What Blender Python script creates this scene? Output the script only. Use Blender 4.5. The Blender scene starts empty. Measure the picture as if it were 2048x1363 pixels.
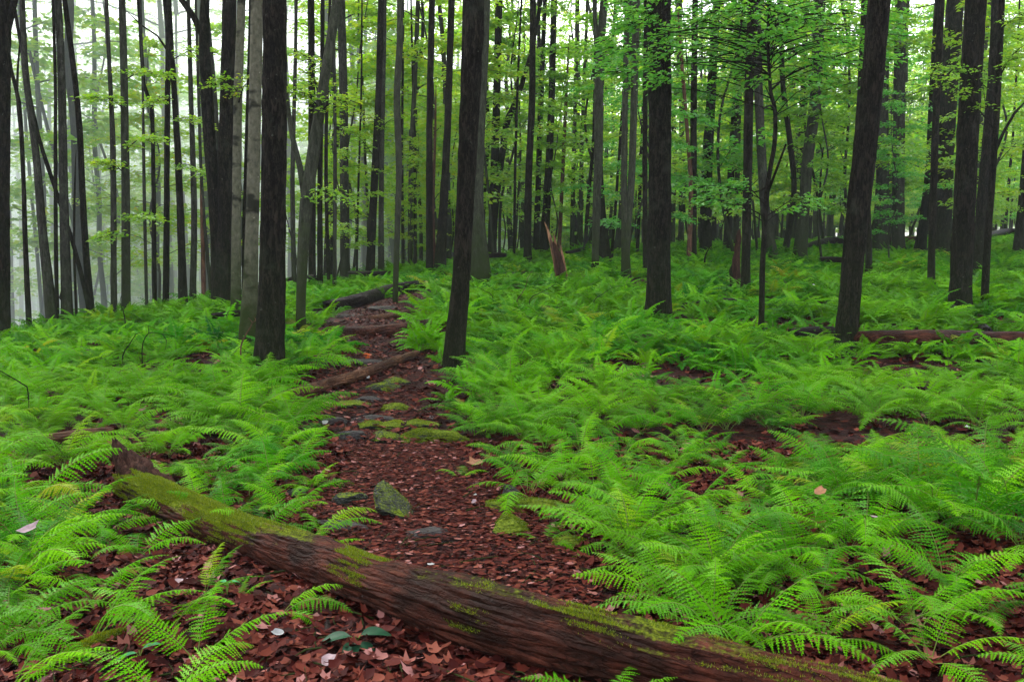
import bpy, bmesh, math, random
import numpy as np
from mathutils import Vector, Matrix, Euler, noise as mn

# ------------------------------------------------------------------ camera, sky, sun, exposure
SC = bpy.context.scene
COL = SC.collection
F = 1820.0; PITCH = math.radians(6.0); CAMH = 1.55
cam_d = bpy.data.cameras.new('camera'); cam = bpy.data.objects.new('camera', cam_d); COL.objects.link(cam)
cam_d.sensor_width = 36; cam_d.lens = 36 * F / 2048; cam_d.clip_end = 2000; cam_d.clip_start = 0.05
cam.location = (0, 0, CAMH); cam.rotation_euler = (math.radians(90) - PITCH, 0, 0)
SC.camera = cam
w = bpy.data.worlds.new('World'); SC.world = w; w.use_nodes = True
nt = w.node_tree; nt.nodes.clear()
SUN_EL = math.radians(48); SUN_AZ = math.radians(-25)
sky = nt.nodes.new('ShaderNodeTexSky'); sky.sky_type = 'NISHITA'; sky.sun_disc = False
sky.sun_elevation = SUN_EL; sky.sun_rotation = SUN_AZ; sky.dust_density = 3.0; sky.ozone_density = 1.0; sky.air_density = 1.0
bg = nt.nodes.new('ShaderNodeBackground'); bg.inputs[1].default_value = 0.15
wo = nt.nodes.new('ShaderNodeOutputWorld')
hs = nt.nodes.new('ShaderNodeHueSaturation'); hs.inputs['Saturation'].default_value = 0.3
nt.links.new(sky.outputs[0], hs.inputs['Color']); nt.links.new(hs.outputs[0], bg.inputs[0]); nt.links.new(bg.outputs[0], wo.inputs[0])
sd = bpy.data.lights.new('sun', 'SUN'); sd.energy = 1.5; sd.angle = math.radians(22); sd.color = (1, 0.97, 0.9)
so = bpy.data.objects.new('sun', sd); COL.objects.link(so)
sdir = Vector((math.sin(SUN_AZ) * math.cos(SUN_EL), math.cos(SUN_AZ) * math.cos(SUN_EL), math.sin(SUN_EL)))
so.rotation_euler = sdir.to_track_quat('Z', 'Y').to_euler(); so.location = (0, 0, 30)
SC.view_settings.view_transform = 'Standard'; SC.view_settings.look = 'None'
SC.view_settings.gamma = 1; SC.view_settings.exposure = 2.3
HAZE = 0.00055
SC.cycles.max_bounces = 8; SC.cycles.diffuse_bounces = 6; SC.cycles.glossy_bounces = 2
SC.cycles.transmission_bounces = 4; SC.cycles.volume_bounces = 1; SC.cycles.use_denoising = True
SC.cycles.caustics_reflective = False; SC.cycles.caustics_refractive = False

R = random.Random(7)
NR = np.random.RandomState(11)

# ------------------------------------------------------------------ terrain and pixel helpers
def _S(t):
    t = np.clip(t, 0, 1); return t * t * (3 - 2 * t)
def _sp(x, w_):
    return w_ * np.log1p(np.exp(np.clip(x / w_, -30, 30)))
def gz(x, y):
    z = 1.27 * _S((y - 4.5) / 37.)
    z = z + 0.02 * _sp(x - 2, 3) * _S((y - 10) / 35.)
    d = (x + 10.5) * -0.93 + (y - 16.5) * 0.36
    drop = 0.34 * _sp(d, 2.2)
    z = z - 22 * (1 - np.exp(-drop / 22))
    z = z - 0.018 * _sp(-x - 1, 1.5) * np.clip(y / 10, 0, 1.5)
    z = z + 0.035 * np.sin(x * 1.3 + 0.7 * y) * np.sin(y * 0.9 - 0.4 * x) * np.clip(y / 8, 0.3, 1.4)
    return z
CP, SP_ = math.cos(PITCH), math.sin(PITCH)
def ray(px, py):
    dx = (px - 1024) / F; dy = (681.5 - py) / F
    return np.array([dx, CP + dy * SP_, -SP_ + dy * CP])
def hit(px, py, lift=0.0, dmax=150):
    d = ray(px, py); d = d / d[1]
    Y = 1.5; best = (9, 1)
    while Y < 46:
        gap = CAMH + d[2] * Y - float(gz(d[0] * Y, Y)) - lift
        if gap <= 0: break
        if Y > 8: best = min(best, (gap, Y))
        Y += 0.04 if Y < 12 else 0.15
    else:
        Y = best[1]; return Vector((d[0] * Y, Y, float(gz(d[0] * Y, Y))))   # just behind the crest
    return Vector((d[0] * Y, Y, CAMH + d[2] * Y - lift))
def at_y(px, py, Y):
    d = ray(px, py); d = d / d[1] * Y
    return Vector((d[0], Y, CAMH + d[2]))
def proj(x, y, z):
    v = z - CAMH
    zc = y * CP - v * SP_; yc = y * SP_ + v * CP
    zc = np.maximum(zc, 1e-3) if isinstance(zc, np.ndarray) else max(zc, 1e-3)
    return 1024 + F * x / zc, 681.5 - F * yc / zc

# ------------------------------------------------------------------ object helpers
def mesh(name, verts, faces, mat, smooth=False):
    me = bpy.data.meshes.new(name)
    verts = np.asarray(verts, dtype=np.float32)
    if isinstance(faces, np.ndarray):
        n, k = faces.shape
        me.vertices.add(len(verts)); me.vertices.foreach_set('co', verts.ravel())
        me.loops.add(n * k); me.loops.foreach_set('vertex_index', faces.astype(np.int32).ravel())
        me.polygons.add(n); me.polygons.foreach_set('loop_start', np.arange(0, n * k, k, dtype=np.int32))
        me.polygons.foreach_set('loop_total', np.full(n, k, dtype=np.int32))
        me.update(calc_edges=True)
    else:
        me.from_pydata([tuple(map(float, v)) for v in verts], [], faces)
    if smooth: me.polygons.foreach_set('use_smooth', np.ones(len(me.polygons), dtype=bool))
    me.materials.append(mat)
    me.update()
    return me
def link(name, data, parent=None, loc=(0, 0, 0), rot=None, scale=None):
    o = bpy.data.objects.new(name, data); COL.objects.link(o)
    o.location = loc
    if rot is not None: o.rotation_euler = rot
    if scale is not None: o.scale = (scale,) * 3 if isinstance(scale, (int, float)) else scale
    if parent is not None: o.parent = parent
    return o
def tag(o, label=None, cat=None, group=None, kind=None):
    if label: o['label'] = label
    if cat: o['category'] = cat
    if group: o['group'] = group
    if kind: o['kind'] = kind
    return o
class Acc:
    """collects triangles/quads as numpy blocks"""
    def __init__(s): s.v = []; s.f = []; s.n = 0
    def add(s, v, f):
        s.v.append(np.asarray(v, dtype=np.float32)); s.f.append(np.asarray(f, dtype=np.int64) + s.n); s.n += len(v)
    def mesh(s, name, mat, smooth=False):
        return mesh(name, np.concatenate(s.v), np.concatenate(s.f), mat, smooth)

# ------------------------------------------------------------------ materials
def new_mat(name):
    m = bpy.data.materials.new(name); m.use_nodes = True; m.node_tree.nodes.clear()
    return m, m.node_tree
def N(t, typ, **kw):
    n = t.nodes.new(typ)
    for k, v in kw.items():
        if k.startswith('i_'):
            key = k[2:]; key = int(key) if key.isdigit() else key.replace('_', ' ')
            n.inputs[key].default_value = v
        else: setattr(n, k, v)
    return n
def ramp(t, stops, interp='LINEAR'):
    r = t.nodes.new('ShaderNodeValToRGB'); r.color_ramp.interpolation = interp
    e = r.color_ramp.elements
    while len(e) < len(stops): e.new(0.5)
    for el, (p, c) in zip(e, stops): el.position = p; el.color = (*c, 1) if len(c) == 3 else c
    return r
def mixc(t, fac, a, b, mode='MIX'):
    m = t.nodes.new('ShaderNodeMix'); m.data_type = 'RGBA'; m.blend_type = mode
    for s, v in ((m.inputs[0], fac), (m.inputs[6], a), (m.inputs[7], b)):
        if hasattr(v, 'is_output'): t.links.new(v, s)
        elif isinstance(v, (int, float)): s.default_value = v
        else: s.default_value = (*v, 1)
    return m.outputs[2]
def math_(t, op, a, b=None, clamp=False):
    m = t.nodes.new('ShaderNodeMath'); m.operation = op; m.use_clamp = clamp
    for s, v in ((m.inputs[0], a), (m.inputs[1], b)):
        if v is None: continue
        if hasattr(v, 'is_output'): t.links.new(v, s)
        else: s.default_value = v
    return m.outputs[0]

def leaf_mat(name, cols, trans=0.45, rough=0.5, island=True, spec=0.07, patch=None):
    """thin leaf: diffuse + translucent + a faint sheen; colours vary leaf by leaf and plant by plant"""
    m, t = new_mat(name); L = t.links.new
    geo = N(t, 'ShaderNodeNewGeometry'); oi = N(t, 'ShaderNodeObjectInfo')
    if island:
        s = math_(t, 'ADD', math_(t, 'MULTIPLY', geo.outputs['Random Per Island'], 0.65), math_(t, 'MULTIPLY', oi.outputs['Random'], 0.35))
    else: s = oi.outputs['Random']
    r = ramp(t, cols); L(s, r.inputs[0])
    c = r.outputs[0]
    if patch:
        nz = N(t, 'ShaderNodeTexNoise', i_Scale=0.35, i_Detail=2.0); L(geo.outputs['Position'], nz.inputs['Vector'])
        rr = ramp(t, [(0.35, (0, 0, 0)), (0.65, (1, 1, 1))]); L(nz.outputs[0], rr.inputs[0])
        c = mixc(t, rr.outputs[0], c, mixc(t, 0.6, c, patch))
    d = N(t, 'ShaderNodeBsdfDiffuse'); tr = N(t, 'ShaderNodeBsdfTranslucent'); g = N(t, 'ShaderNodeBsdfGlossy', i_Roughness=rough)
    L(c, d.inputs[0]); L(mixc(t, 1.0, c, (1.25, 1.1, 0.55), 'MULTIPLY'), tr.inputs[0])
    g.inputs[0].default_value = (1, 1, 1, 1)
    a = N(t, 'ShaderNodeMixShader', i_0=trans); L(d.outputs[0], a.inputs[1]); L(tr.outputs[0], a.inputs[2])
    fr = N(t, 'ShaderNodeFresnel', i_IOR=1.35)
    b = N(t, 'ShaderNodeMixShader'); L(math_(t, 'MULTIPLY', fr.outputs[0], spec), b.inputs[0]); L(a.outputs[0], b.inputs[1]); L(g.outputs[0], b.inputs[2])
    o = N(t, 'ShaderNodeOutputMaterial'); L(b.outputs[0], o.inputs[0])
    return m

def bark_mat(name, dark, light, lichen=None, lich_amt=0.5, moss=0.0, spots=False, ridge=1.0, rough=0.85, stretch=0.24):
    m, t = new_mat(name); L = t.links.new
    tc = N(t, 'ShaderNodeTexCoord'); oi = N(t, 'ShaderNodeObjectInfo')
    off = N(t, 'ShaderNodeVectorMath', operation='SCALE'); L(oi.outputs['Location'], off.inputs[0]); off.inputs['Scale'].default_value = 3.7
    ad = N(t, 'ShaderNodeVectorMath', operation='ADD'); L(tc.outputs['Object'], ad.inputs[0]); L(off.outputs[0], ad.inputs[1])
    mp = N(t, 'ShaderNodeMapping'); mp.inputs['Scale'].default_value = (1, 1, stretch); L(ad.outputs[0], mp.inputs[0])
    n1 = N(t, 'ShaderNodeTexNoise', i_Scale=20.0, i_Detail=8.0, i_Roughness=0.62); L(mp.outputs[0], n1.inputs['Vector'])
    vo = N(t, 'ShaderNodeTexVoronoi', feature='DISTANCE_TO_EDGE', i_Scale=15.0); 
    wv = mixc(t, 0.25, mp.outputs[0], n1.outputs[1]); L(wv, vo.inputs['Vector'])
    n2 = N(t, 'ShaderNodeTexNoise', i_Scale=3.2, i_Detail=5.0, i_Roughness=0.65); L(ad.outputs[0], n2.inputs['Vector'])
    r1 = ramp(t, [(0.3, dark), (0.72, tuple(x * 1.6 for x in light))]); L(n1.outputs[0], r1.inputs[0])
    crack = ramp(t, [(0.0, (0.12, 0.12, 0.12)), (0.2, (1.3, 1.3, 1.3))]); L(vo.outputs[0], crack.inputs[0])
    c = mixc(t, min(1, 1.0 * ridge), r1.outputs[0], crack.outputs[0], 'MULTIPLY')
    if lichen:
        r2 = ramp(t, [(0.56, (0, 0, 0)), (0.72, (1, 1, 1))]); L(n2.outputs[0], r2.inputs[0])
        c = mixc(t, math_(t, 'MULTIPLY', r2.outputs[0], lich_amt), c, lichen)
        n4 = N(t, 'ShaderNodeTexNoise', i_Scale=16.0, i_Detail=2.0); L(ad.outputs[0], n4.inputs['Vector'])
        r4 = ramp(t, [(0.73, (0, 0, 0)), (0.76, (1, 1, 1))]); L(n4.outputs[0], r4.inputs[0])
        c = mixc(t, math_(t, 'MULTIPLY', r4.outputs[0], 0.4), c, tuple(min(1, x * 2.2 + 0.02) for x in lichen))
    if spots:
        n3 = N(t, 'ShaderNodeTexNoise', i_Scale=2.0, i_Detail=3.0, i_Roughness=0.55)
        mp3 = N(t, 'ShaderNodeMapping'); mp3.inputs['Scale'].default_value = (0.9, 0.9, 1.7); L(ad.outputs[0], mp3.inputs[0]); L(mp3.outputs[0], n3.inputs['Vector'])
        r3 = ramp(t, [(0.55, (0, 0, 0)), (0.62, (1, 1, 1))]); L(n3.outputs[0], r3.inputs[0])
        c = mixc(t, math_(t, 'MULTIPLY', r3.outputs[0], 0.9), c, (0.012, 0.012, 0.009))
    if moss:
        sx = N(t, 'ShaderNodeSeparateXYZ'); L(tc.outputs['Object'], sx.inputs[0])
        h = math_(t, 'SUBTRACT', 1.0, math_(t, 'MULTIPLY', sx.outputs[2], 0.35), True)
        f = math_(t, 'MULTIPLY', math_(t, 'SUBTRACT', math_(t, 'ADD', h, n2.outputs[0]), 0.85, True), moss * 2.2, True)
        c = mixc(t, f, c, (0.022, 0.032, 0.008))
    p = N(t, 'ShaderNodeBsdfPrincipled', i_Roughness=rough); L(c, p.inputs['Base Color'])
    p.inputs['Specular IOR Level'].default_value = 0.04
    bm_ = N(t, 'ShaderNodeBump', i_Strength=0.8 * max(ridge, 0.35), i_Distance=0.055)
    hh = math_(t, 'ADD', math_(t, 'MULTIPLY', vo.outputs[0], 1.2 * ridge), n1.outputs[0]); L(hh, bm_.inputs['Height']); L(bm_.outputs[0], p.inputs['Normal'])
    o = N(t, 'ShaderNodeOutputMaterial'); L(p.outputs[0], o.inputs[0])
    return m

def log_mat(name, dark, light, moss_amt=0.0, axis_x=True, moss_col=((0.04, 0.07, 0.005), (0.17, 0.21, 0.012)), streak=None):
    """rotting wood with grain along the log (local X) and moss that grows on its upper side"""
    m, t = new_mat(name); L = t.links.new
    tc = N(t, 'ShaderNodeTexCoord')
    mp = N(t, 'ShaderNodeMapping'); mp.inputs['Scale'].default_value = (0.13, 1, 1); L(tc.outputs['Object'], mp.inputs[0])
    n1 = N(t, 'ShaderNodeTexNoise', i_Scale=30.0, i_Detail=7.0, i_Roughness=0.65); L(mp.outputs[0], n1.inputs['Vector'])
    n2 = N(t, 'ShaderNodeTexNoise', i_Scale=3.0, i_Detail=5.0, i_Roughness=0.6); L(tc.outputs['Object'], n2.inputs['Vector'])
    n3 = N(t, 'ShaderNodeTexNoise', i_Scale=70.0, i_Detail=4.0); L(tc.outputs['Object'], n3.inputs['Vector'])
    r = ramp(t, [(0.32, dark), (0.68, light)]); L(n1.outputs[0], r.inputs[0]); c = r.outputs[0]
    mv = N(t, 'ShaderNodeMapping'); mv.inputs['Scale'].default_value = (0.09, 1, 1); L(mixc(t, 0.06, tc.outputs['Object'], n2.outputs[1]), mv.inputs[0])
    vo = N(t, 'ShaderNodeTexVoronoi', feature='DISTANCE_TO_EDGE', i_Scale=38.0); L(mv.outputs[0], vo.inputs['Vector'])
    ck = ramp(t, [(0.0, (0.25, 0.2, 0.2)), (0.07, (1, 1, 1))]); L(vo.outputs[0], ck.inputs[0]); c = mixc(t, 0.9, c, ck.outputs[0], 'MULTIPLY')
    rr = ramp(t, [(0.45, (0, 0, 0)), (0.6, (1, 1, 1))]); L(n2.outputs[0], rr.inputs[0])
    c = mixc(t, math_(t, 'MULTIPLY', rr.outputs[0], 0.8), c, streak or tuple(0.35 * x for x in light))
    p = N(t, 'ShaderNodeBsdfPrincipled', i_Roughness=0.6)
    p.inputs['Specular IOR Level'].default_value = 0.05
    if moss_amt > 0:
        geo = N(t, 'ShaderNodeNewGeometry'); sx = N(t, 'ShaderNodeSeparateXYZ'); L(geo.outputs['Normal'], sx.inputs[0])
        att = N(t, 'ShaderNodeAttribute', attribute_name='moss')
        f = math_(t, 'ADD', math_(t, 'MULTIPLY', sx.outputs[2], 0.75), math_(t, 'MULTIPLY', n2.outputs[0], 1.3))
        f = math_(t, 'ADD', f, math_(t, 'MULTIPLY', att.outputs['Fac'], 1.0))
        f = math_(t, 'ADD', f, math_(t, 'MULTIPLY', n3.outputs[0], 0.5))
        f = math_(t, 'MULTIPLY', math_(t, 'SUBTRACT', f, 2.0 - moss_amt, True), 3.5, True)
        mr = ramp(t, [(0.3, moss_col[0]), (0.7, moss_col[1])]); L(n3.outputs[0], mr.inputs[0])
        c = mixc(t, f, c, mr.outputs[0])
        L(math_(t, 'ADD', 0.5, math_(t, 'MULTIPLY', f, 0.5)), p.inputs['Roughness'])
    L(c, p.inputs['Base Color'])
    b = N(t, 'ShaderNodeBump', i_Strength=1.0, i_Distance=0.035)
    L(math_(t, 'ADD', math_(t, 'ADD', n1.outputs[0], math_(t, 'MULTIPLY', vo.outputs[0], 1.2)), math_(t, 'MULTIPLY', n3.outputs[0], 0.35)), b.inputs['Height']); L(b.outputs[0], p.inputs['Normal'])
    o = N(t, 'ShaderNodeOutputMaterial'); L(p.outputs[0], o.inputs[0])
    return m

def ground_mat():
    m, t = new_mat('forest_soil'); L = t.links.new
    geo = N(t, 'ShaderNodeNewGeometry')
    v = N(t, 'ShaderNodeTexVoronoi', i_Scale=24.0); 
    n0 = N(t, 'ShaderNodeTexNoise', i_Scale=9.0, i_Detail=5.0); L(geo.outputs['Position'], n0.inputs['Vector'])
    L(mixc(t, 0.12, geo.outputs['Position'], n0.outputs[1]), v.inputs['Vector'])
    r = ramp(t, [(0.0, (0.0092, 0.0025, 0.0021)), (0.35, (0.0252, 0.0061, 0.0046)), (0.65, (0.0420, 0.0107, 0.0071)), (0.9, (0.0672, 0.0214, 0.0125)), (1.0, (0.1092, 0.0464, 0.0286))])
    L(v.outputs['Color'], r.inputs[0])
    n1 = N(t, 'ShaderNodeTexNoise', i_Scale=1.3, i_Detail=6.0); L(geo.outputs['Position'], n1.inputs['Vector'])
    r1 = ramp(t, [(0.35, (0.45, 0.4, 0.4)), (0.65, (1, 1, 1))]); L(n1.outputs[0], r1.inputs[0])
    c = mixc(t, 1.0, mixc(t, 1.0, r.outputs[0], (1.0, .7, .66), 'MULTIPLY'), r1.outputs[0], 'MULTIPLY')
    p = N(t, 'ShaderNodeBsdfPrincipled', i_Roughness=0.75); L(c, p.inputs['Base Color']); p.inputs['Specular IOR Level'].default_value = 0.1
    n3 = N(t, 'ShaderNodeTexNoise', i_Scale=60.0, i_Detail=6.0); L(geo.outputs['Position'], n3.inputs['Vector'])
    b = N(t, 'ShaderNodeBump', i_Strength=1.0, i_Distance=0.03)
    L(math_(t, 'ADD', v.outputs['Distance'], n3.outputs[0]), b.inputs['Height']); L(b.outputs[0], p.inputs['Normal'])
    o = N(t, 'ShaderNodeOutputMaterial'); L(p.outputs[0], o.inputs[0])
    return m

M = {}
M['ground'] = ground_mat()
G = lambda r, g, b: (r, g, b)
M['fern'] = leaf_mat('fern_frond', [(0.0, G(0.008, 0.085, 0.008)), (0.3, G(0.028, 0.19, 0.004)), (0.7, G(0.085, 0.32, 0.003)), (0.97, G(0.16, 0.42, 0.006)), (1.0, G(0.28, 0.28, 0.015))], trans=0.27, spec=.015, island=False, patch=(0.13, 0.33, 0.006))
M['fern_stem'] = leaf_mat('fern_stem', [(0, (0.1, 0.16, 0.03)), (1, (0.16, 0.2, 0.04))], trans=0.1, island=False)
M['leaf'] = leaf_mat('tree_leaf', [(0.0, G(0.09, 0.27, 0.04)), (0.35, G(0.17, 0.40, 0.05)), (0.7, G(0.27, 0.50, 0.06)), (1.0, G(0.42, 0.55, 0.06))], trans=0.55)
M['leaf_y'] = leaf_mat('yellowing_leaf', [(0.0, G(0.12, 0.34, 0.03)), (0.4, G(0.22, 0.48, 0.035)), (0.9, G(0.38, 0.52, 0.035)), (1.0, G(0.55, 0.38, 0.02))], trans=0.55)
M['leaf_d'] = leaf_mat('deep_green_leaf', [(0.0, G(0.05, 0.27, 0.05)), (0.5, G(0.10, 0.38, 0.06)), (1.0, G(0.2, 0.47, 0.06))], trans=0.5)
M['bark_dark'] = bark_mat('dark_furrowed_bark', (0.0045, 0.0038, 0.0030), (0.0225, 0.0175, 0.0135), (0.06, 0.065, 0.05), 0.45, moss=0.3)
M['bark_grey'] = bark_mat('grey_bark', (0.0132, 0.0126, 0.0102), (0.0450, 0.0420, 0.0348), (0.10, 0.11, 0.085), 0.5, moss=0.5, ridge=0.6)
M['bark_tan'] = bark_mat('smooth_beech_bark', (0.0510, 0.0492, 0.0330), (0.0900, 0.0840, 0.0600), (0.2, 0.19, 0.15), 0.4, moss=0.9, spots=True, ridge=0.1, stretch=0.6)
M['bark_mossy'] = bark_mat('mossy_bark', (0.0180, 0.0198, 0.0132), (0.0450, 0.0450, 0.0330), (0.05, 0.065, 0.03), 0.6, moss=0.8, ridge=0.45)
M['bark_red'] = bark_mat('bare_reddish_wood', (0.03, 0.016, 0.011), (0.12, 0.06, 0.04), None, ridge=0.4)
M['rot'] = bark_mat('rotten_wood', (0.012, 0.007, 0.005), (0.05, 0.024, 0.017), None, ridge=0.6)
M['litter'] = None

# ------------------------------------------------------------------ ground sheet
def build_ground():
    def axis(a, b, n, c=0.0, k=3.2):
        s = np.linspace(-1, 1, n)
        return s
    nx, ny = 330, 420
    s = np.linspace(-1, 1, nx); X = 230 * np.sinh(4.6 * s) / math.sinh(4.6)
    s = np.linspace(0, 1, ny); Y = -25 + 29 * s[:60] / s[59]
    s2 = np.linspace(0, 1, ny - 59)[1:]; Y2 = 4 + 276 * np.sinh(4.2 * s2) / math.sinh(4.2)
    Y = np.concatenate([Y, Y2])
    XX, YY = np.meshgrid(X, Y); ZZ = gz(XX, YY)
    near = np.clip(1.6 - np.hypot(XX, YY) / 18, 0, 1)
    ZZ = ZZ + near * 0.012 * np.sin(XX * 9 + np.sin(YY * 7) * 2) * np.sin(YY * 11 + XX * 3)
    v = np.stack([XX, YY, ZZ], -1).reshape(-1, 3)
    i = np.arange(len(Y) - 1)[:, None] * nx + np.arange(nx - 1)[None]
    i = i.ravel(); f = np.stack([i, i + 1, i + nx + 1, i + nx], -1)
    o = link('ground', mesh('ground', v, f, M['ground'], True)); tag(o, 'forest floor of wet red brown soil', 'ground', kind='structure')
build_ground()

# ------------------------------------------------------------------ tubes (trunks, logs, twigs)
def smooth_path(P, Rr, step):
    """Catmull-Rom resample of points P (list of Vector) and radii"""
    P = [Vector(p) for p in P]; out = []; rad = []
    n = len(P)
    for i in range(n - 1):
        p0 = P[max(i - 1, 0)]; p1 = P[i]; p2 = P[i + 1]; p3 = P[min(i + 2, n - 1)]
        k = max(1, int((p2 - p1).length / step))
        for j in range(k):
            t = j / k
            q = 0.5 * ((2 * p1) + (-p0 + p2) * t + (2 * p0 - 5 * p1 + 4 * p2 - p3) * t * t + (-p0 + 3 * p1 - 3 * p2 + p3) * t ** 3)
            out.append(q); rad.append(Rr[i] * (1 - t) + Rr[i + 1] * t)
    out.append(P[-1]); rad.append(Rr[-1])
    return out, rad
def tube(acc, P, rad, sides=8, rough=0.0, freq=4.0, seed=0.0, flare=0.0, cap=True, along=1.0, squash=None, jag=0.0):
    n = len(P); V = np.zeros((n, sides, 3), dtype=np.float64)
    up = Vector((0.13, 1, 0.07)).normalized()
    T0 = (P[1] - P[0]).normalized()
    if abs(T0.dot(up)) > 0.9: up = Vector((1, 0.1, 0.05)).normalized()
    a = T0.cross(up).normalized()
    L = 0.0
    for i in range(n):
        T = (P[min(i + 1, n - 1)] - P[max(i - 1, 0)]).normalized()
        a = (a - T * a.dot(T)).normalized(); b = T.cross(a)
        if i: L += (P[i] - P[i - 1]).length
        for s in range(sides):
            th = 2 * math.pi * s / sides
            c, sn = math.cos(th), math.sin(th)
            r = rad[i]
            if rough:
                q = mn.fractal(Vector((c * freq * 0.5 + seed, sn * freq * 0.5, L * along)), 0.8, 2.1, 3)
                r *= 1 + rough * q
            if flare:
                r *= 1 + flare * math.exp(-L / 0.28) * (0.65 + 0.6 * math.sin(th * 3 + seed) * math.sin(th * 2 + seed * 2))
            d = a * c + b * sn
            j = 0
            if jag and i in (0, n - 1): j = jag * mn.noise(Vector((c * 3, sn * 3, seed + i))) * rad[i] * 4
            p = P[i] + d * r + T * j
            V[i, s] = p
    V = V.reshape(-1, 3)
    i = np.arange(n - 1)[:, None] * sides; s = np.arange(sides)[None]
    s2 = (s + 1) % sides
    f = np.stack([i + s, i + s2, i + sides + s2, i + sides + s], -1).reshape(-1, 4)
    if cap:
        k0 = len(V); V = np.concatenate([V, [list(P[0])], [list(P[-1])]])
        s = np.arange(sides); s2 = (s + 1) % sides; b = (n - 1) * sides
        c0 = np.stack([s2, s, np.full(sides, k0), np.full(sides, k0)], -1)
        c1 = np.stack([b + s, b + s2, np.full(sides, k0 + 1), np.full(sides, k0 + 1)], -1)
        # degenerate quads avoided: keep caps as tris in a second list
        acc.add(V, f); acc.caps = getattr(acc, 'caps', []); 
        acc.caps.append(c0[:, :3] + acc.n - len(V)); acc.caps.append(c1[:, :3] + acc.n - len(V))
    else: acc.add(V, f)
def acc_mesh(acc, name, mat, smooth=True):
    V = np.concatenate(acc.v); Q = np.concatenate(acc.f)
    tr = np.stack([Q[:, [0, 1, 2]], Q[:, [0, 2, 3]]], 1).reshape(-1, 3) if Q.shape[1] == 4 else Q
    if getattr(acc, 'caps', None): tr = np.concatenate([tr] + acc.caps)
    return mesh(name, V, tr, mat, smooth)

# ------------------------------------------------------------------ leaves and foliage
def leaf_block(C, Dr, Up, size, wid=0.55, fold=0.12, droop=0.15):
    """folded leaves: centre-base C, direction Dr, up Up (n x 3), size n -> verts, tri faces"""
    n = len(C); S = np.cross(Dr, Up); S /= np.linalg.norm(S, axis=1)[:, None] + 1e-9
    U = np.cross(S, Dr)
    s = size[:, None]
    base = C; tip = C + Dr * s - U * s * droop
    mid = C + Dr * s * 0.45
    l = mid + S * s * wid * 0.5 + U * s * fold; r = mid - S * s * wid * 0.5 + U * s * fold
    V = np.stack([base, r, tip, l], 1).reshape(-1, 3)
    i = np.arange(n)[:, None] * 4
    Fc = np.concatenate([i + np.array([[0, 1, 2]]), i + np.array([[0, 2, 3]])], 0)
    return V, Fc
def unit(v): return v / (np.linalg.norm(v, axis=-1, keepdims=True) + 1e-9)
def sprays(acc, tips, dirs, rs, rad, nleaf, size, twigs=None, tilt=0.35, wid=0.55):
    """flat layered leaf sprays, each fanned out round a tip"""
    for c, d in zip(tips, dirs):
        c = np.array(c); d = unit(np.array([d[0], d[1], d[2] * 0.4]) + 1e-6)
        side = unit(np.cross(d, [0, 0, 1.0])); nrm = np.cross(side, d)
        nt_ = 5; k = nleaf // nt_
        for j in range(nt_):
            a = (j - 2) * 0.45 + rs.uniform(-0.15, 0.15)
            td = d * math.cos(a) + side * math.sin(a)
            L = rad * rs.uniform(0.6, 1.1)
            st = c - d * rad * 0.5
            tt = np.linspace(0.12, 1, k)
            P = st + td * (tt * L)[:, None] - np.array([0, 0, 1]) * (tt ** 2 * L * 0.18)[:, None] + rs.normal(0, 0.02 + rad * 0.03, (k, 3))
            sg = np.where(np.arange(k) % 2, 1, -1)[:, None]
            pd = np.cross(nrm, td)
            D = unit(td * 0.75 + pd * sg * 0.75 + rs.normal(0, 0.22, (k, 3)))
            U = unit(nrm + rs.normal(0, tilt, (k, 3)))
            acc.add(*leaf_block(P, D, U, size * rs.uniform(0.7, 1.25, k), wid=wid))
            if twigs is not None:
                s0 = Vector(st); s1 = Vector(P[-1])
                tube(twigs, [s0, (s0 + s1) / 2, s1], [0.006, 0.004, 0.002], 3, cap=False)

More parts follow.
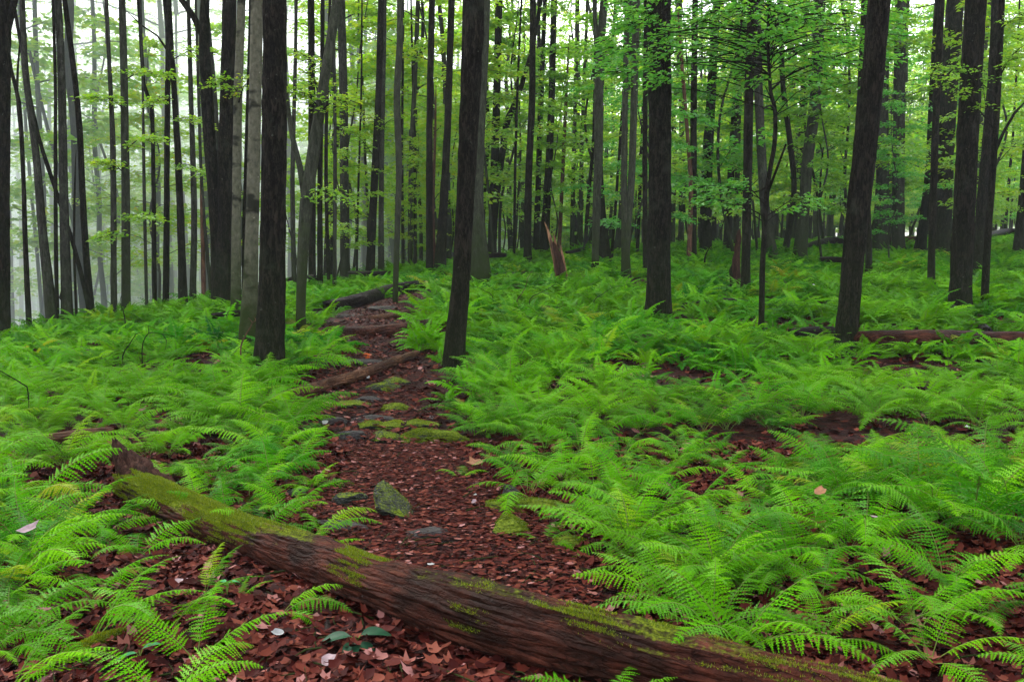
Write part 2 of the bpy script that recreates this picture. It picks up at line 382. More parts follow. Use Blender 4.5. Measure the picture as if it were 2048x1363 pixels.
def make_crown(seed, height=9.0, rad=4.0, nb=12, nspray=8, nleaf=26, size=0.15, r0=0.10):
    rs = np.random.RandomState(seed); rr = random.Random(seed)
    br = Acc(); lv = Acc()
    top = Vector((rr.uniform(-1, 1), rr.uniform(-1, 1), height))
    lead = [Vector((0, 0, 0)), Vector((rr.uniform(-.3, .3), rr.uniform(-.3, .3), height * .35)), Vector((rr.uniform(-.6, .6), rr.uniform(-.6, .6), height * .7)), top]
    P, Rd = smooth_path(lead, [r0, r0 * .75, r0 * .45, 0.015], 0.6); tube(br, P, Rd, 7, cap=False)
    for b in range(nb):
        f = (b + 0.5) / nb; z = f * height * 0.9
        base = P[min(len(P) - 1, int(z / height * len(P)))]
        az = b * 2.4 + rr.uniform(-.5, .5)
        ln = rad * (1.0 - 0.55 * abs(f - 0.3)) * rr.uniform(0.7, 1.1) * (1.0 if f < .75 else .6)
        rise = rr.uniform(0.35, 0.8) if f > .25 else rr.uniform(0.1, 0.5)
        d = Vector((math.cos(az), math.sin(az), rise))
        e = base + d * ln * 0.5; e2 = base + d * ln + Vector((rr.uniform(-.4, .4), rr.uniform(-.4, .4), -ln * 0.14))
        BP, BR = smooth_path([base, e, e2], [r0 * .42 * (1 - f * .6), r0 * .25 * (1 - f * .5), 0.012], 0.5)
        tube(br, BP, BR, 5, cap=False)
        tips = []; dirs = []
        for k in range(nspray):
            q = BP[int((0.25 + 0.75 * k / (nspray - 1)) * (len(BP) - 1))]
            a2 = az + rr.uniform(-1.5, 1.5); off = rr.uniform(0.1, 1.0)
            dd = Vector((math.cos(a2), math.sin(a2), rr.uniform(-.15, .35)))
            tp = q + dd * off
            tips.append(tp); dirs.append(dd)
            tube(br, [q, (q + tp) / 2 + Vector((0, 0, .05)), tp], [0.014, 0.009, 0.004], 3, cap=False)
        sprays(lv, tips, dirs, rs, rr.uniform(0.45, 0.85), nleaf, size)
    return br, lv

CROWNS = []
for k in range(6):
    br, lv = make_crown(100 + k)
    CROWNS.append((acc_mesh(br, 'branches', M['bark_dark']), lv.mesh('crown', M['leaf']), ))
    c2 = CROWNS[-1][1].copy(); c2.materials.clear(); c2.materials.append(M['leaf_y']); CROWNS[-1] = CROWNS[-1] + (c2,)

def make_sapling(seed, H=6.0, nleaf=30, size=0.085, lean=0.3, r0=0.03):
    rs = np.random.RandomState(seed); rr = random.Random(seed)
    st = Acc(); lv = Acc()
    pts = [Vector((0, 0, -0.1))]
    x = y = 0
    for k in range(1, 6):
        x += rr.uniform(-lean, lean); y += rr.uniform(-lean, lean); pts.append(Vector((x, y, H * k / 5)))
    P, Rd = smooth_path(pts, [r0, r0 * .85, r0 * .7, r0 * .55, r0 * .35, 0.005], 0.25)
    tube(st, P, Rd, 7, cap=False)
    nb = 17
    for b in range(nb):
        f = 0.2 + 0.8 * (b + 0.5) / nb
        base = P[int(f * (len(P) - 1))]; az = b * 2.4 + rr.uniform(-.6, .6)
        ln = H * 0.27 * (1.15 - f * .7) * rr.uniform(0.5, 1.25)
        d = Vector((math.cos(az), math.sin(az), rr.uniform(0.05, 0.5)))
        BP, BR = smooth_path([base, base + d * ln * .5, base + d * ln - Vector((0, 0, ln * .2))], [r0 * .3, r0 * .2, .003], 0.2)
        tube(st, BP, BR, 4, cap=False)
        tips = []; dirs = []
        for k in range(5):
            q = BP[int((0.3 + 0.7 * k / 4) * (len(BP) - 1))]
            a2 = az + (k % 2 * 2 - 1) * rr.uniform(0.3, 1.1) * (k < 4); dd = Vector((math.cos(a2), math.sin(a2), rr.uniform(-.15, .12)))
            tips.append(q + dd * ln * 0.22); dirs.append(dd)
        sprays(lv, tips, dirs, rs, 0.2 + ln * 0.22, nleaf, size)
    return acc_mesh(st, 'stem', M['bark_grey']), lv
THIN = []
for k in range(3):
    br, lv = make_crown(140 + k, nb=11, nspray=6, nleaf=30)
    THIN.append((acc_mesh(br, 'branches', M['bark_dark']), lv.mesh('crown', M['leaf'])))
SAPS = []
for k in range(7):
    st, lv = make_sapling(300 + k, H=5.5, nleaf=45, size=0.1)
    mm = lv.mesh('foliage', M['leaf']); m2 = mm.copy(); m2.materials.clear(); m2.materials.append(M['leaf_y'])
    m3 = mm.copy(); m3.materials.clear(); m3.materials.append(M['leaf_d'])
    SAPS.append((st, mm, m2, m3))

# ------------------------------------------------------------------ trees traced from the photograph
# (short name, label, bark, [stems], crown base height); a stem = [(px, py, width px), ...] from the base up
FERN = 0.33
TREES = [
 ('the stout edge trunk', 'stout dark trunk cut by the left edge of the photo', 'bark_dark', [[(2,655,36),(2,400,33),(4,150,32),(6,0,30)],[(8,80,18),(22,30,14),(34,-20,12)]]),
 ('the wavy thin trunk', 'thin wavy dark trunk next to the stout trunk on the left edge', 'bark_dark', [[(58,642,12),(51,488,10),(46,334,9),(38,205,9),(22,140,8),(10,40,7)],[(44,290,6),(34,180,6),(42,60,5)]]),
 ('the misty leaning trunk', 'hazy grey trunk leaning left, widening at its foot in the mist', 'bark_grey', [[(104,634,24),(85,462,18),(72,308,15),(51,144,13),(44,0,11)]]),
 ('the straight wand tree', 'very thin straight trunk just left of the pillar trunk in the mist', 'bark_dark', [[(114,618,9),(111,400,8),(111,200,7),(108,60,6)]]),
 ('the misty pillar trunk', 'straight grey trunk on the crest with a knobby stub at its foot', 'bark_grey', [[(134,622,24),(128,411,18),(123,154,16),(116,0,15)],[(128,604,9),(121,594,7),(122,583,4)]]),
 ('the propped leaning pole', 'thin pole of a tree slanting down right across the mist to the crest', 'bark_dark', [[(176,606,11),(150,500,9),(118,400,9),(85,300,8),(70,240,7)]]),
 ('the bowed crest trunk', 'dark bowed trunk on the crest, curving left as it rises', 'bark_dark', [[(181,614,16),(169,462,13),(159,257,12),(146,128,11),(133,30,11),(128,-10,10)]]),
 ('the hair thin stem', 'hair thin dark stem between two crest trunks on the left', 'bark_dark', [[(152,608,6),(148,480,5),(150,360,4),(152,300,3)]]),
 ('the mossy misty trunk', 'hazy mottled trunk with green leaf sprays in front, left part of the mist', 'bark_mossy', [[(252,606,19),(251,360,17),(248,150,15),(244,0,14)]]),
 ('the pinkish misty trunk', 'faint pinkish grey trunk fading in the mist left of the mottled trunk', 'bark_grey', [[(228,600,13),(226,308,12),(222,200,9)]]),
 ('the kinked thin trunk', 'thin dark trunk kinked left at two thirds of its height', 'bark_dark', [[(309,596,10),(307,360,9),(303,215,8),(288,170,8),(280,50,7),(276,0,6)]]),
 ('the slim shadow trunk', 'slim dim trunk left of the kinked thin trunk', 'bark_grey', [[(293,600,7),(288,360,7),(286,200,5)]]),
 ('the dark crest post', 'black straight trunk rising from the crest, left of the similar brown one', 'bark_dark', [[(332,596,14),(334,308,12),(336,80,11),(331,0,11)],[(334,100,5),(315,72,4),(282,50,3),(250,20,2)]]),
 ('the brown crest post', 'brown dark trunk with a wider foot, right one of a pair on the crest', 'bark_dark', [[(366,595,19),(360,411,14),(350,205,12),(342,90,11),(338,0,10)]]),
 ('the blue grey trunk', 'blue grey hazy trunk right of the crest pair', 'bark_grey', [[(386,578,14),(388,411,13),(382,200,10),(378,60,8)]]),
 ('the pale thin pair member', 'pale thin trunk just left of the twin stemmed dark tree', 'bark_red', [[(407,578,10),(404,411,8),(400,300,7)]]),
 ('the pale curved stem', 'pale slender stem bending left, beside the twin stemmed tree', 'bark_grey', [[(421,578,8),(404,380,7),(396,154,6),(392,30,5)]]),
 ('the twin stemmed tree', 'big dark twin stemmed tree with a forked left stem', 'bark_dark', [[(444,598,44),(450,450,32),(450,360,30),(455,154,29),(459,0,28)],[(434,590,26),(432,470,24),(425,360,24),(413,190,26),(408,60,20),(411,-10,18)],[(408,75,16),(388,35,13),(360,-5,12),(345,-30,10)]]),
 ('the olive beech', 'olive tan smooth trunk between the dark twin stems and the spotted beech', 'bark_tan', [[(472,606,22),(473,420,19),(476,200,18),(483,0,17)]]),
 ('the thin shadow stem', 'thin dark stem hidden behind the spotted beech', 'bark_dark', [[(486,592,7),(489,400,7),(498,100,6),(500,0,5)]]),
 ('the spotted beech', 'tall tan beech with black spots, left of the big black trunk', 'bark_tan', [[(497,664,40),(501,560,31),(504,462,28),(509,257,26),(514,0,25)]]),
 ('the big black trunk', 'big near black trunk with a pale lichen seam, left of the trail', 'bark_dark', [[(540,712,60),(543,600,56),(546,462,53),(549,205,49),(549,0,47)]]),
 ('the forked tree', 'forked grey tree, slender below and splitting into a wide V', 'bark_mossy', [[(601,626,19),(604,540,22),(612,411,27),(624,320,26),(642,205,23),(660,90,20),(674,0,19)],[(612,400,18),(600,335,13),(584,270,11),(574,200,9),(570,120,8)]]),
 ('the dim trunk', 'dim thin trunk between the big black trunk and the forked tree', 'bark_grey', [[(588,562,11),(585,360,10),(590,150,8)]]),
 ('the trunk behind the fork', 'upright dark trunk rising behind the forked tree', 'bark_dark', [[(624,552,16),(624,300,15),(622,0,14)]]),
 ('the narrow trunk', 'narrow dark trunk right of the forked tree, left of two', 'bark_dark', [[(640,548,13),(640,330,11),(644,120,9)]]),
 ('the narrow right trunk', 'narrow dark trunk right of the forked tree, right of two', 'bark_dark', [[(657,550,8),(652,360,8),(655,150,7),(660,0,6)]]),
 ('the pale thin trunk', 'pale thin trunk between the forked tree and the straight bluish one', 'bark_grey', [[(669,540,9),(670,300,8),(668,100,7)]]),
 ('the bluish column', 'straight bluish grey column of a trunk beyond the trail', 'bark_grey', [[(690,532,21),(687,205,18),(682,0,17)]]),
 ('the sapling wand', 'wand thin stem between the bluish column and the leaning trunk', 'bark_dark', [[(714,532,5),(716,400,5),(722,200,4)]]),
 ('the right leaning trunk', 'dark trunk leaning right beyond the far end of the trail', 'bark_dark', [[(741,532,19),(749,360,16),(757,205,15),(763,0,14)]]),
 ('the shaded trunk', 'shaded trunk close behind the right leaning one', 'bark_grey', [[(762,520,13),(763,334,11),(768,100,9)]]),
 ('the mottled beech', 'slender mottled beech standing by the far trail log', 'bark_mossy', [[(791,574,12),(796,420,13),(798,330,14),(794,190,15),(800,80,14),(799,0,12)]]),
 ('the dusky wand', 'dusky wand of a trunk right behind the mottled beech', 'bark_dark', [[(806,514,7),(804,300,6),(806,100,5)]]),
 ('the slanting thin trunk', 'thin trunk with mossy bark, half way between mottled beech and snag pair', 'bark_mossy', [[(820,518,11),(823,308,11),(830,150,10),(836,0,9)]]),
 ('the shadow post', 'thin shadowy post of a trunk touching the slanting thin trunk', 'bark_dark', [[(830,520,8),(830,300,7),(828,240,5)]]),
 ('the split bark trunk', 'dark trunk with an orange torn strip low on its side, left of the centre', 'bark_dark', [[(859,532,15),(859,257,14),(864,0,13)]]),
 ('the orange streaked spar', 'thin dead spar with bare orange wood leaning on a dark trunk', 'bark_red', [[(868,530,11),(866,411,7),(870,280,6),(872,170,4)]]),
 ('the stout leaning trunk', 'stout dark trunk leaning right, left neighbour of the central trunk', 'bark_dark', [[(880,530,26),(887,411,18),(895,257,15),(900,103,14),(903,0,14)]]),
 ('the grey crossing trunk', 'grey trunk crossing behind the stout leaning one near the top', 'bark_grey', [[(898,500,11),(893,250,10),(886,90,10),(878,0,9)]]),
 ('the central trunk', 'big black slightly leaning trunk right of the trail at the centre', 'bark_dark', [[(911,682,42),(922,560,38),(926,480,37),(935,308,39),(943,130,43),(947,0,45)]]),
 ('the flared grey trunk', 'wide grey mossy trunk with a flared foot behind the central trunk', 'bark_mossy', [[(960,545,44),(957,480,36),(953,411,31),(956,300,27),(964,150,24),(970,0,22)]]),
 ('the upright dark trunk', 'upright dark trunk right of the flared grey trunk', 'bark_dark', [[(984,496,20),(988,360,17),(993,205,16),(998,0,15)]]),
 ('the leaning far bole', 'dark bole slanting steeply right behind upright trunks near the centre', 'bark_dark', [[(985,492,14),(995,380,14),(1012,255,14),(1024,221,13),(1040,180,11),(1058,120,9)]]),
 ('the reed thin trunk', 'reed thin trunk right of the leaning far bole', 'bark_dark', [[(1028,506,6),(1031,308,6),(1037,128,5),(1042,20,4)]]),
 ('the left sister trunk', 'dark trunk left of the splintered stump, left of three close together', 'bark_dark', [[(1055,508,17),(1057,360,15),(1064,205,14),(1065,100,13),(1066,0,13)]]),
 ('the middle sister trunk', 'thin trunk in the middle of three close together near the stump', 'bark_dark', [[(1072,496,13),(1080,257,12),(1086,100,10),(1090,0,9)]]),
 ('the right sister trunk', 'dark trunk with wide foot, right of three close together near the stump', 'bark_dark', [[(1088,498,21),(1096,360,16),(1103,205,14),(1108,0,13)]]),
 ('the bare reddish pole', 'bare reddish dead pole rising behind the splintered stump', 'bark_red', [[(1119,478,9),(1126,334,8),(1132,200,7),(1139,70,5)]]),
 ('the first pale pole', 'pale grey pole in the leaves right of the stump, left of two', 'bark_mossy', [[(1144,488,10),(1148,300,9),(1153,80,8)]]),
 ('the second pale pole', 'pale grey pole in the leaves right of the stump, right of two', 'bark_mossy', [[(1160,488,10),(1165,250,8),(1172,80,7)]]),
 ('the slanted short pole', 'dark narrow pole slanting right, left of the double mossy trunk', 'bark_dark', [[(1170,500,9),(1178,380,8),(1187,280,7),(1190,120,6)]]),
 ('the mossy column', 'mossy grey trunk forking at the top, right of the splintered stump', 'bark_mossy', [[(1190,526,15),(1193,420,17),(1197,300,19),(1198,154,19),(1208,0,16)],[(1197,100,11),(1190,40,9),(1188,-10,8)]]),
 ('the buttressed trunk', 'dark trunk with a broad foot joined to the mossy column', 'bark_dark', [[(1210,506,26),(1204,420,15),(1200,320,12),(1203,200,10)]]),
 ('the slim bent stem', 'slim bent dark stem left of the twin mossy trunks', 'bark_dark', [[(1224,502,7),(1232,400,6),(1242,257,6),(1250,120,5)]]),
 ('the twin mossy trunks', 'tree of two mossy grey stems joined at a single foot', 'bark_mossy', [[(1252,536,20),(1249,430,14),(1248,360,13),(1251,154,12),(1255,0,12)],[(1253,520,14),(1257,440,14),(1263,360,15),(1268,205,15),(1273,0,15)]]),
 ('the hazy broad trunk', 'hazy broad trunk behind the twin mossy trunks', 'bark_grey', [[(1236,496,20),(1246,400,16),(1250,250,14),(1262,60,12)]]),
 ('the slim right neighbour', 'slim trunk left of the broad black trunk, thinner of two', 'bark_dark', [[(1275,494,8),(1281,360,8),(1287,200,7)]]),
 ('the shaded neighbour', 'dark trunk close against the left side of the broad black trunk', 'bark_dark', [[(1291,528,12),(1290,300,11),(1292,60,10)]]),
 ('the broad black trunk', 'broad black straight trunk right of the centre with green leaves before its top', 'bark_dark', [[(1317,604,52),(1318,520,48),(1320,300,47),(1319,0,46)]]),
 ('the peeling pole', 'thin reddish brown pole bending left at the top, right of the broad black trunk', 'bark_red', [[(1378,506,11),(1382,380,10),(1376,280,8),(1364,128,8),(1356,20,7)]]),
 ('the black pole', 'black pole of a trunk right behind the peeling reddish pole', 'bark_dark', [[(1386,504,16),(1387,257,14),(1390,20,12)]]),
 ('the deep black trunk', 'deep black trunk widening downward, right of the peeling pole', 'bark_dark', [[(1410,492,27),(1416,308,22),(1426,128,18),(1434,0,16)]]),
 ('the dim left trunk', 'dim trunk in the shade between broad black trunk and peeling pole', 'bark_grey', [[(1362,480,13),(1364,300,12),(1360,60,10)]]),
 ('the leaning shaded trunk', 'shaded trunk leaning right, left of the crooked sapling', 'bark_dark', [[(1454,488,18),(1464,308,14),(1474,140,12),(1480,20,10)]]),
 ('the dusky second trunk', 'dusky slim trunk just left of the straight trunk beside the rotten stub', 'bark_grey', [[(1472,485,12),(1477,257,10),(1484,60,9)]]),
 ('the straight black trunk', 'straight black trunk standing beside a short rotten stub', 'bark_dark', [[(1491,564,19),(1495,360,19),(1499,154,19),(1505,0,18)]]),
 ('the swollen foot trunk', 'brown trunk with swollen foot right behind the crooked sapling', 'bark_grey', [[(1541,505,30),(1532,440,20),(1526,360,19),(1518,205,18),(1512,0,17)]]),
 ('the thin slanting trunk', 'thin trunk slanting left as it rises, right of the crooked sapling', 'bark_dark', [[(1572,494,14),(1588,385,12),(1580,283,12),(1567,180,11),(1561,60,10)]]),
 ('the dark screened trunk', 'dark trunk half hidden behind the pale leaning trunk', 'bark_dark', [[(1594,470,14),(1603,257,13),(1609,100,12),(1612,0,11)]]),
 ('the pale leaning trunk', 'pale grey trunk leaning right, left of the big leaning trunk', 'bark_mossy', [[(1600,504,30),(1608,420,24),(1615,320,24),(1630,205,24),(1638,40,22)]]),
 ('the hooked stem', 'very thin stem hooked over at its top', 'bark_dark', [[(1637,492,5),(1641,360,4),(1645,308,4),(1640,288,3),(1634,282,2)]]),
 ('the trunk behind the lean', 'dark trunk mostly hidden behind the big leaning trunk', 'bark_dark', [[(1738,530,14),(1733,400,14),(1716,308,14),(1722,180,15),(1730,0,15)]]),
 ('the flared back trunk', 'brown grey trunk with flared foot just right of the big leaning trunk', 'bark_grey', [[(1762,492,38),(1764,400,28),(1766,205,22),(1770,0,18)]]),
 ('the big leaning trunk', 'big dark lichen flecked trunk leaning right by the end of the long red log', 'bark_dark', [[(1695,656,44),(1703,560,43),(1714,440,46),(1730,300,47),(1746,150,45),(1758,0,43)]]),
 ('the lone brown column', 'straight brown column of a trunk alone against the green, right part', 'bark_grey', [[(1796,492,27),(1798,257,24),(1801,0,23)]]),
 ('the rough leaning trunk', 'rough dark trunk leaning right, left flank of the dense right group', 'bark_dark', [[(1842,490,22),(1856,360,16),(1862,257,14),(1871,60,12),(1875,0,11)]]),
 ('the slim front trunk', 'slim dark trunk in front of the broad one in the dense right group', 'bark_dark', [[(1862,556,15),(1866,420,15),(1873,205,14),(1883,0,13)]]),
 ('the broad group trunk', 'broad dark trunk leaning right in the dense right group', 'bark_dark', [[(1880,492,42),(1886,380,38),(1893,230,37),(1911,0,35)]]),
 ('the large right trunk', 'large black trunk nearest to us in the dense right group', 'bark_dark', [[(1920,592,44),(1929,411,42),(1939,205,42),(1952,0,41)]]),
 ('the next right trunk', 'dark trunk right beside the large black trunk of the right group', 'bark_dark', [[(1955,528,22),(1967,360,20),(1985,154,18),(1992,0,17)]]),
 ('the branching thin trunk', 'thin dark trunk with a branch rising to the right edge', 'bark_dark', [[(1970,588,16),(1976,470,14),(1984,360,13),(1994,205,13),(2004,0,12)],[(1991,300,8),(2008,262,6),(2030,225,6),(2056,198,5)]]),
 ('the far thin stem', 'thin stem in the green right of the branching trunk', 'bark_dark', [[(2011,460,6),(2018,360,6),(2026,270,5),(2034,120,4)]]),
 ('the right edge trunk', 'dark trunk leaning out of the photo at its right edge', 'bark_dark', [[(2036,498,22),(2046,400,18),(2058,250,16)]]),
]
ANCH = []   # (px, short name) of traced trees, for describing neighbours
def finish_stem(P, Rr, H):
    """extend a traced stem beyond the top of the photograph, straightening upward"""
    d = (P[-1] - P[-2]).normalized(); p = P[-1].copy(); r = Rr[-1]
    d.y = R.uniform(-0.04, 0.04)
    while p.z < H:
        d = (d * 0.75 + Vector((0, 0, 1)) * 0.25).normalized()
        p = p + d * 1.2; r *= 0.95; P.append(p.copy()); Rr.append(r)
    return P, Rr
tcount = 0
for (short, label, bark, stems) in TREES:
    bx, by, bw = stems[0][0]
    b = hit(bx, by, FERN if bw < 60 else 0.25)
    Y = b.y
    root = link('forest_tree', None, loc=b); root.empty_display_size = 0.3
    tag(root, label, 'tree')
    ANCH.append((bx, short, bw))
    near = Y < 17
    for si, stem in enumerate(stems):
        P = []; Rr = []
        for (px, py, ww) in stem:
            q = at_y(px, py, Y); P.append(q - b); Rr.append(ww * Y / F / 2 * 0.93)
        if si == 0 or (len(stems) > 1 and abs(stem[0][1] - by) < 90 and stem[-1][1] <= 5):
            P.insert(0, Vector((P[0].x - (P[1].x - P[0].x) * 0.15, 0, float(gz(b.x, Y)) - b.z - 0.12))); Rr.insert(0, Rr[0] * 1.03)
        hc = 9.0 + (tcount * 37 % 10) * 0.25 + (3.0 if Y > 24 else 0)
        full = stem[-1][1] <= 150 and stem[-1][2] > 8 or si == 0
        dead = bark == 'bark_red' or short in ('the hooked stem', 'the hair thin stem')
        if stem[-1][1] <= 5 or (si == 0 and not dead):
            P, Rr = finish_stem(P, Rr, hc if si == 0 else hc * 0.8)
        elif si == 0: Rr[-1] *= 0.35
        else: Rr[-1] *= 0.4
        step = 0.09 if near and ww > 25 else 0.3
        PP, RR = smooth_path(P, Rr, step)
        acc = Acc()
        rg = {'bark_dark': 0.095, 'bark_grey': 0.06, 'bark_mossy': 0.05, 'bark_tan': 0.03, 'bark_red': 0.12}[bark]
        big = near and bw > 25
        tube(acc, PP, RR, 56 if big else (16 if bw > 14 else 9), rough=rg * (1.0 if big else 1.3), freq=12 if bark == 'bark_dark' and big else 3.0,
             along=3.0 if big else 1.8, seed=tcount * 3.3 + si, flare=0.45 if si == 0 and bw > 12 else 0.0)
        link('trunk' if si == 0 or stem[0][1] > 400 else 'limb', acc_mesh(acc, 'trunk', M[bark]), root)
        if si == 0 and not dead:
            cb, cl, cy = CROWNS[tcount % 6]
            if Y < 27: cb, cl = THIN[tcount % 3]; cy = cl
            rot = (0, 0, R.uniform(0, 6.28)); s = R.uniform(0.85, 1.15)
            if bw * Y / F < 0.12: s *= 0.6
            link('branches', cb, root, PP[-1] - Vector((0, 0, 0.1)), rot, s)
            link('crown', cl if (bx > 1150 or tcount % 3) else cy, root, PP[-1] - Vector((0, 0, 0.1)), rot, s)
    tcount += 1

# pale lichen seam on the big black trunk: one extra strip of the bark is left to its material

# ------------------------------------------------------------------ further trees, each its own, described by its nearest traced neighbour
TRUNKS = []
for k in range(8):
    rr = random.Random(40 + k); pts = [Vector((0, 0, -0.3))]; x = y = 0
    lx = rr.uniform(-.05, .05)
    for j in range(1, 8):
        x += rr.uniform(-.14, .14) + lx; y += rr.uniform(-.14, .14); pts.append(Vector((x, y, 12.0 * j / 7)))
    rad = [0.17, 0.15, 0.14, 0.13, 0.125, 0.12, 0.11, 0.10]
    P, Rd = smooth_path(pts, rad, 0.5); ac = Acc(); tube(ac, P, Rd, 10, rough=0.1, freq=3, along=1.2, seed=k * 5.0, flare=0.35)
    for bk in ('bark_dark', 'bark_grey', 'bark_mossy'):
        TRUNKS.append((acc_mesh(ac, 'trunk', M[bk]), P[-1].copy(), bk))
def crest_side(x, y): return (x + 10.5) * -0.93 + (y - 16.5) * 0.36
far_pts = []
tries = 0
occupied = [(o.location.x, o.location.y) for o in COL.objects if o.name.startswith('forest_tree')]
while len(far_pts) < 215 and tries < 60000:
    tries += 1
    Y = 24 + 80 * R.random() ** 0.8; u = R.uniform(-0.64, 0.64); x = u * Y
    if min([abs(x - a) + abs(Y - b_) for a, b_ in occupied] + [99]) < 1.7 + Y * 0.012: continue
    if Y < 34 and crest_side(x, Y) < 1.5: continue
    occupied.append((x, Y)); far_pts.append((x, Y))
far_pts.sort(key=lambda p: p[1])
NUMW = ['', 'second ', 'third ', 'fourth ', 'fifth ', 'sixth ', 'seventh ', 'eighth ', 'ninth ', 'tenth ', 'eleventh ', 'twelfth ', 'thirteenth ', 'fourteenth ', 'fifteenth ', 'sixteenth ', 'seventeenth ', 'eighteenth ', 'nineteenth ', 'twentieth '] + ['further '] * 80
used = {}
BIGA = [a for a in ANCH if a[2] > 22]
for k, (x, Y) in enumerate(far_pts):
    z = float(gz(x, Y)); px, py = proj(x, Y, z)
    tm, top, bk = TRUNKS[(k * 7) % len(TRUNKS)]
    sc = R.uniform(0.65, 1.35); s3 = Vector((sc, sc, R.uniform(0.62, 1.05)))
    if R.random() < 0.3: s3.x = s3.y = sc * 0.6
    if crest_side(x, Y) > 5: s3.z *= 1.45
    root = link('forest_tree', None, loc=(x, Y, z)); root.empty_display_size = 0.3
    rz = R.uniform(0, 6.28)
    tr = link('trunk', tm, root, rot=(0, 0, rz), scale=s3)
    tp = Matrix.Rotation(rz, 3, 'Z') @ Vector((top.x * s3.x, top.y * s3.y, top.z * s3.z))
    cb, cl, cy = CROWNS[k % 6] if k % 3 else THIN[k % 3] + (THIN[k % 3][1],)
    rot = (0, 0, R.uniform(0, 6.28)); cs = R.uniform(0.9, 1.25)
    link('branches', cb, root, tp - Vector((0, 0, .15)), rot, cs)
    link('crown', cl if (px > 1000 and k % 4) or k % 3 == 0 else cy, root, tp - Vector((0, 0, .15)), rot, cs)
    best = min(BIGA, key=lambda a: abs(a[0] - px)); side = 'right' if px > best[0] else 'left'
    size = 'slender' if s3.x < 0.75 else ('stout' if s3.x > 1.12 else 'medium')
    tone = {'bark_dark': 'dark', 'bark_grey': 'grey', 'bark_mossy': 'mossy'}[bk]
    dist = 'far' if Y > 60 else 'background'
    key = (size, tone, dist, side, best[1]); used[key] = used.get(key, 0) + 1
    tag(root, f"{NUMW[used[key]-1]}{'nearest ' if used[key]==1 else ''}{size} {tone} {dist} trunk in leaf haze {side} of {best[1]}".replace('  ', ' '), 'tree', 'background trees in the haze')

# ------------------------------------------------------------------ understory saplings
sap_pts = []; tries = 0
while len(sap_pts) < 185 and tries < 60000:
    tries += 1
    Y = 26 + 64 * R.random() ** 0.9; u = R.uniform(-0.62, 0.62); x = u * Y
    if min([abs(x - a) + abs(Y - b_) for a, b_ in sap_pts] + [99]) < 1.8: continue
    if u < -0.24 and R.random() < 0.72: continue
    sap_pts.append((x, Y))
sap_pts.sort(key=lambda p: p[1])
for k, (x, Y) in enumerate(sap_pts):
    z = float(gz(x, Y)); px, py = proj(x, Y, z)
    sp = SAPS[k % len(SAPS)]; s = R.uniform(0.7, 1.4) * (1.0 if Y < 30 else 1.7) * (1.45 if crest_side(x, Y) > 4 else 1)
    root = link('leafy_sapling', None, loc=(x, Y, z)); root.empty_display_size = 0.2
    rot = (0, 0, R.uniform(0, 6.28))
    link('stem', sp[0], root, rot=rot, scale=s)
    yel = px < 900 and k % 3 or k % 5 == 0
    deep = px > 1150 and k % 3 == 0
    link('foliage', sp[3] if deep else (sp[2] if yel else sp[1]), root, rot=rot, scale=s)
    best = min(BIGA, key=lambda a: abs(a[0] - px)); side = 'right' if px > best[0] else 'left'
    hue = 'deep green' if deep else ('yellowing' if yel else 'light green'); tall = 'tall' if s > 1.25 else 'low'
    key = ('sap', hue, tall, side, best[1]); used[key] = used.get(key, 0) + 1
    tag(root, f"{NUMW[used[key]-1]}{'nearest ' if used[key]==1 else ''}{tall} {hue} leafy sapling seen {side} of {best[1]}", 'sapling', 'understory saplings between the trunks')

# sprays of leaves on particular near trees ------------------------------------------------
def leafy_branch(short, items, mat, name='leafy_twigs', size=0.075, nleaf=30):
    """adds twigs with leaves as a part of a traced tree; items = (from px,py -> to px,py, depth offset)"""
    idx = [i for i, t in enumerate(TREES) if t[0] == short][0]
    roots = [o for o in COL.objects if o.name.startswith('forest_tree')]
    root = roots[idx]; b = root.location; Y = b.y
    rs = np.random.RandomState(idx)
    for (x0, y0, x1, y1, dy, n) in items:
        tw = Acc(); lv = Acc()
        p0 = at_y(x0, y0, Y) - b; p1 = at_y(x1, y1, Y + dy) - b
        mid = (p0 + p1) / 2 + Vector((0, 0, 0.12))
        P, Rd = smooth_path([p0, mid, p1], [0.016, 0.01, 0.004], 0.12); tube(tw, P, Rd, 5, cap=False)
        tips = []; dirs = []; d = (p1 - p0).normalized()
        for k in range(n):
            f = 0.3 + 0.7 * k / max(1, n - 1); q = P[int(f * (len(P) - 1))]
            sd = Vector((-d.y, d.x, 0)) * (1 if k % 2 else -1)
            dd = (d * 0.7 + sd * rs.uniform(0.2, 0.9)).normalized()
            tips.append(q + dd * 0.22 + Vector((0, 0, rs.uniform(-.05, .05)))); dirs.append(dd)
        sprays(lv, tips, dirs, rs, 0.32, nleaf, size, twigs=tw)
        t_ = link('twig', acc_mesh(tw, 'twig', M['bark_dark']), root)
        link('leaves', lv.mesh('leaves', mat), t_)
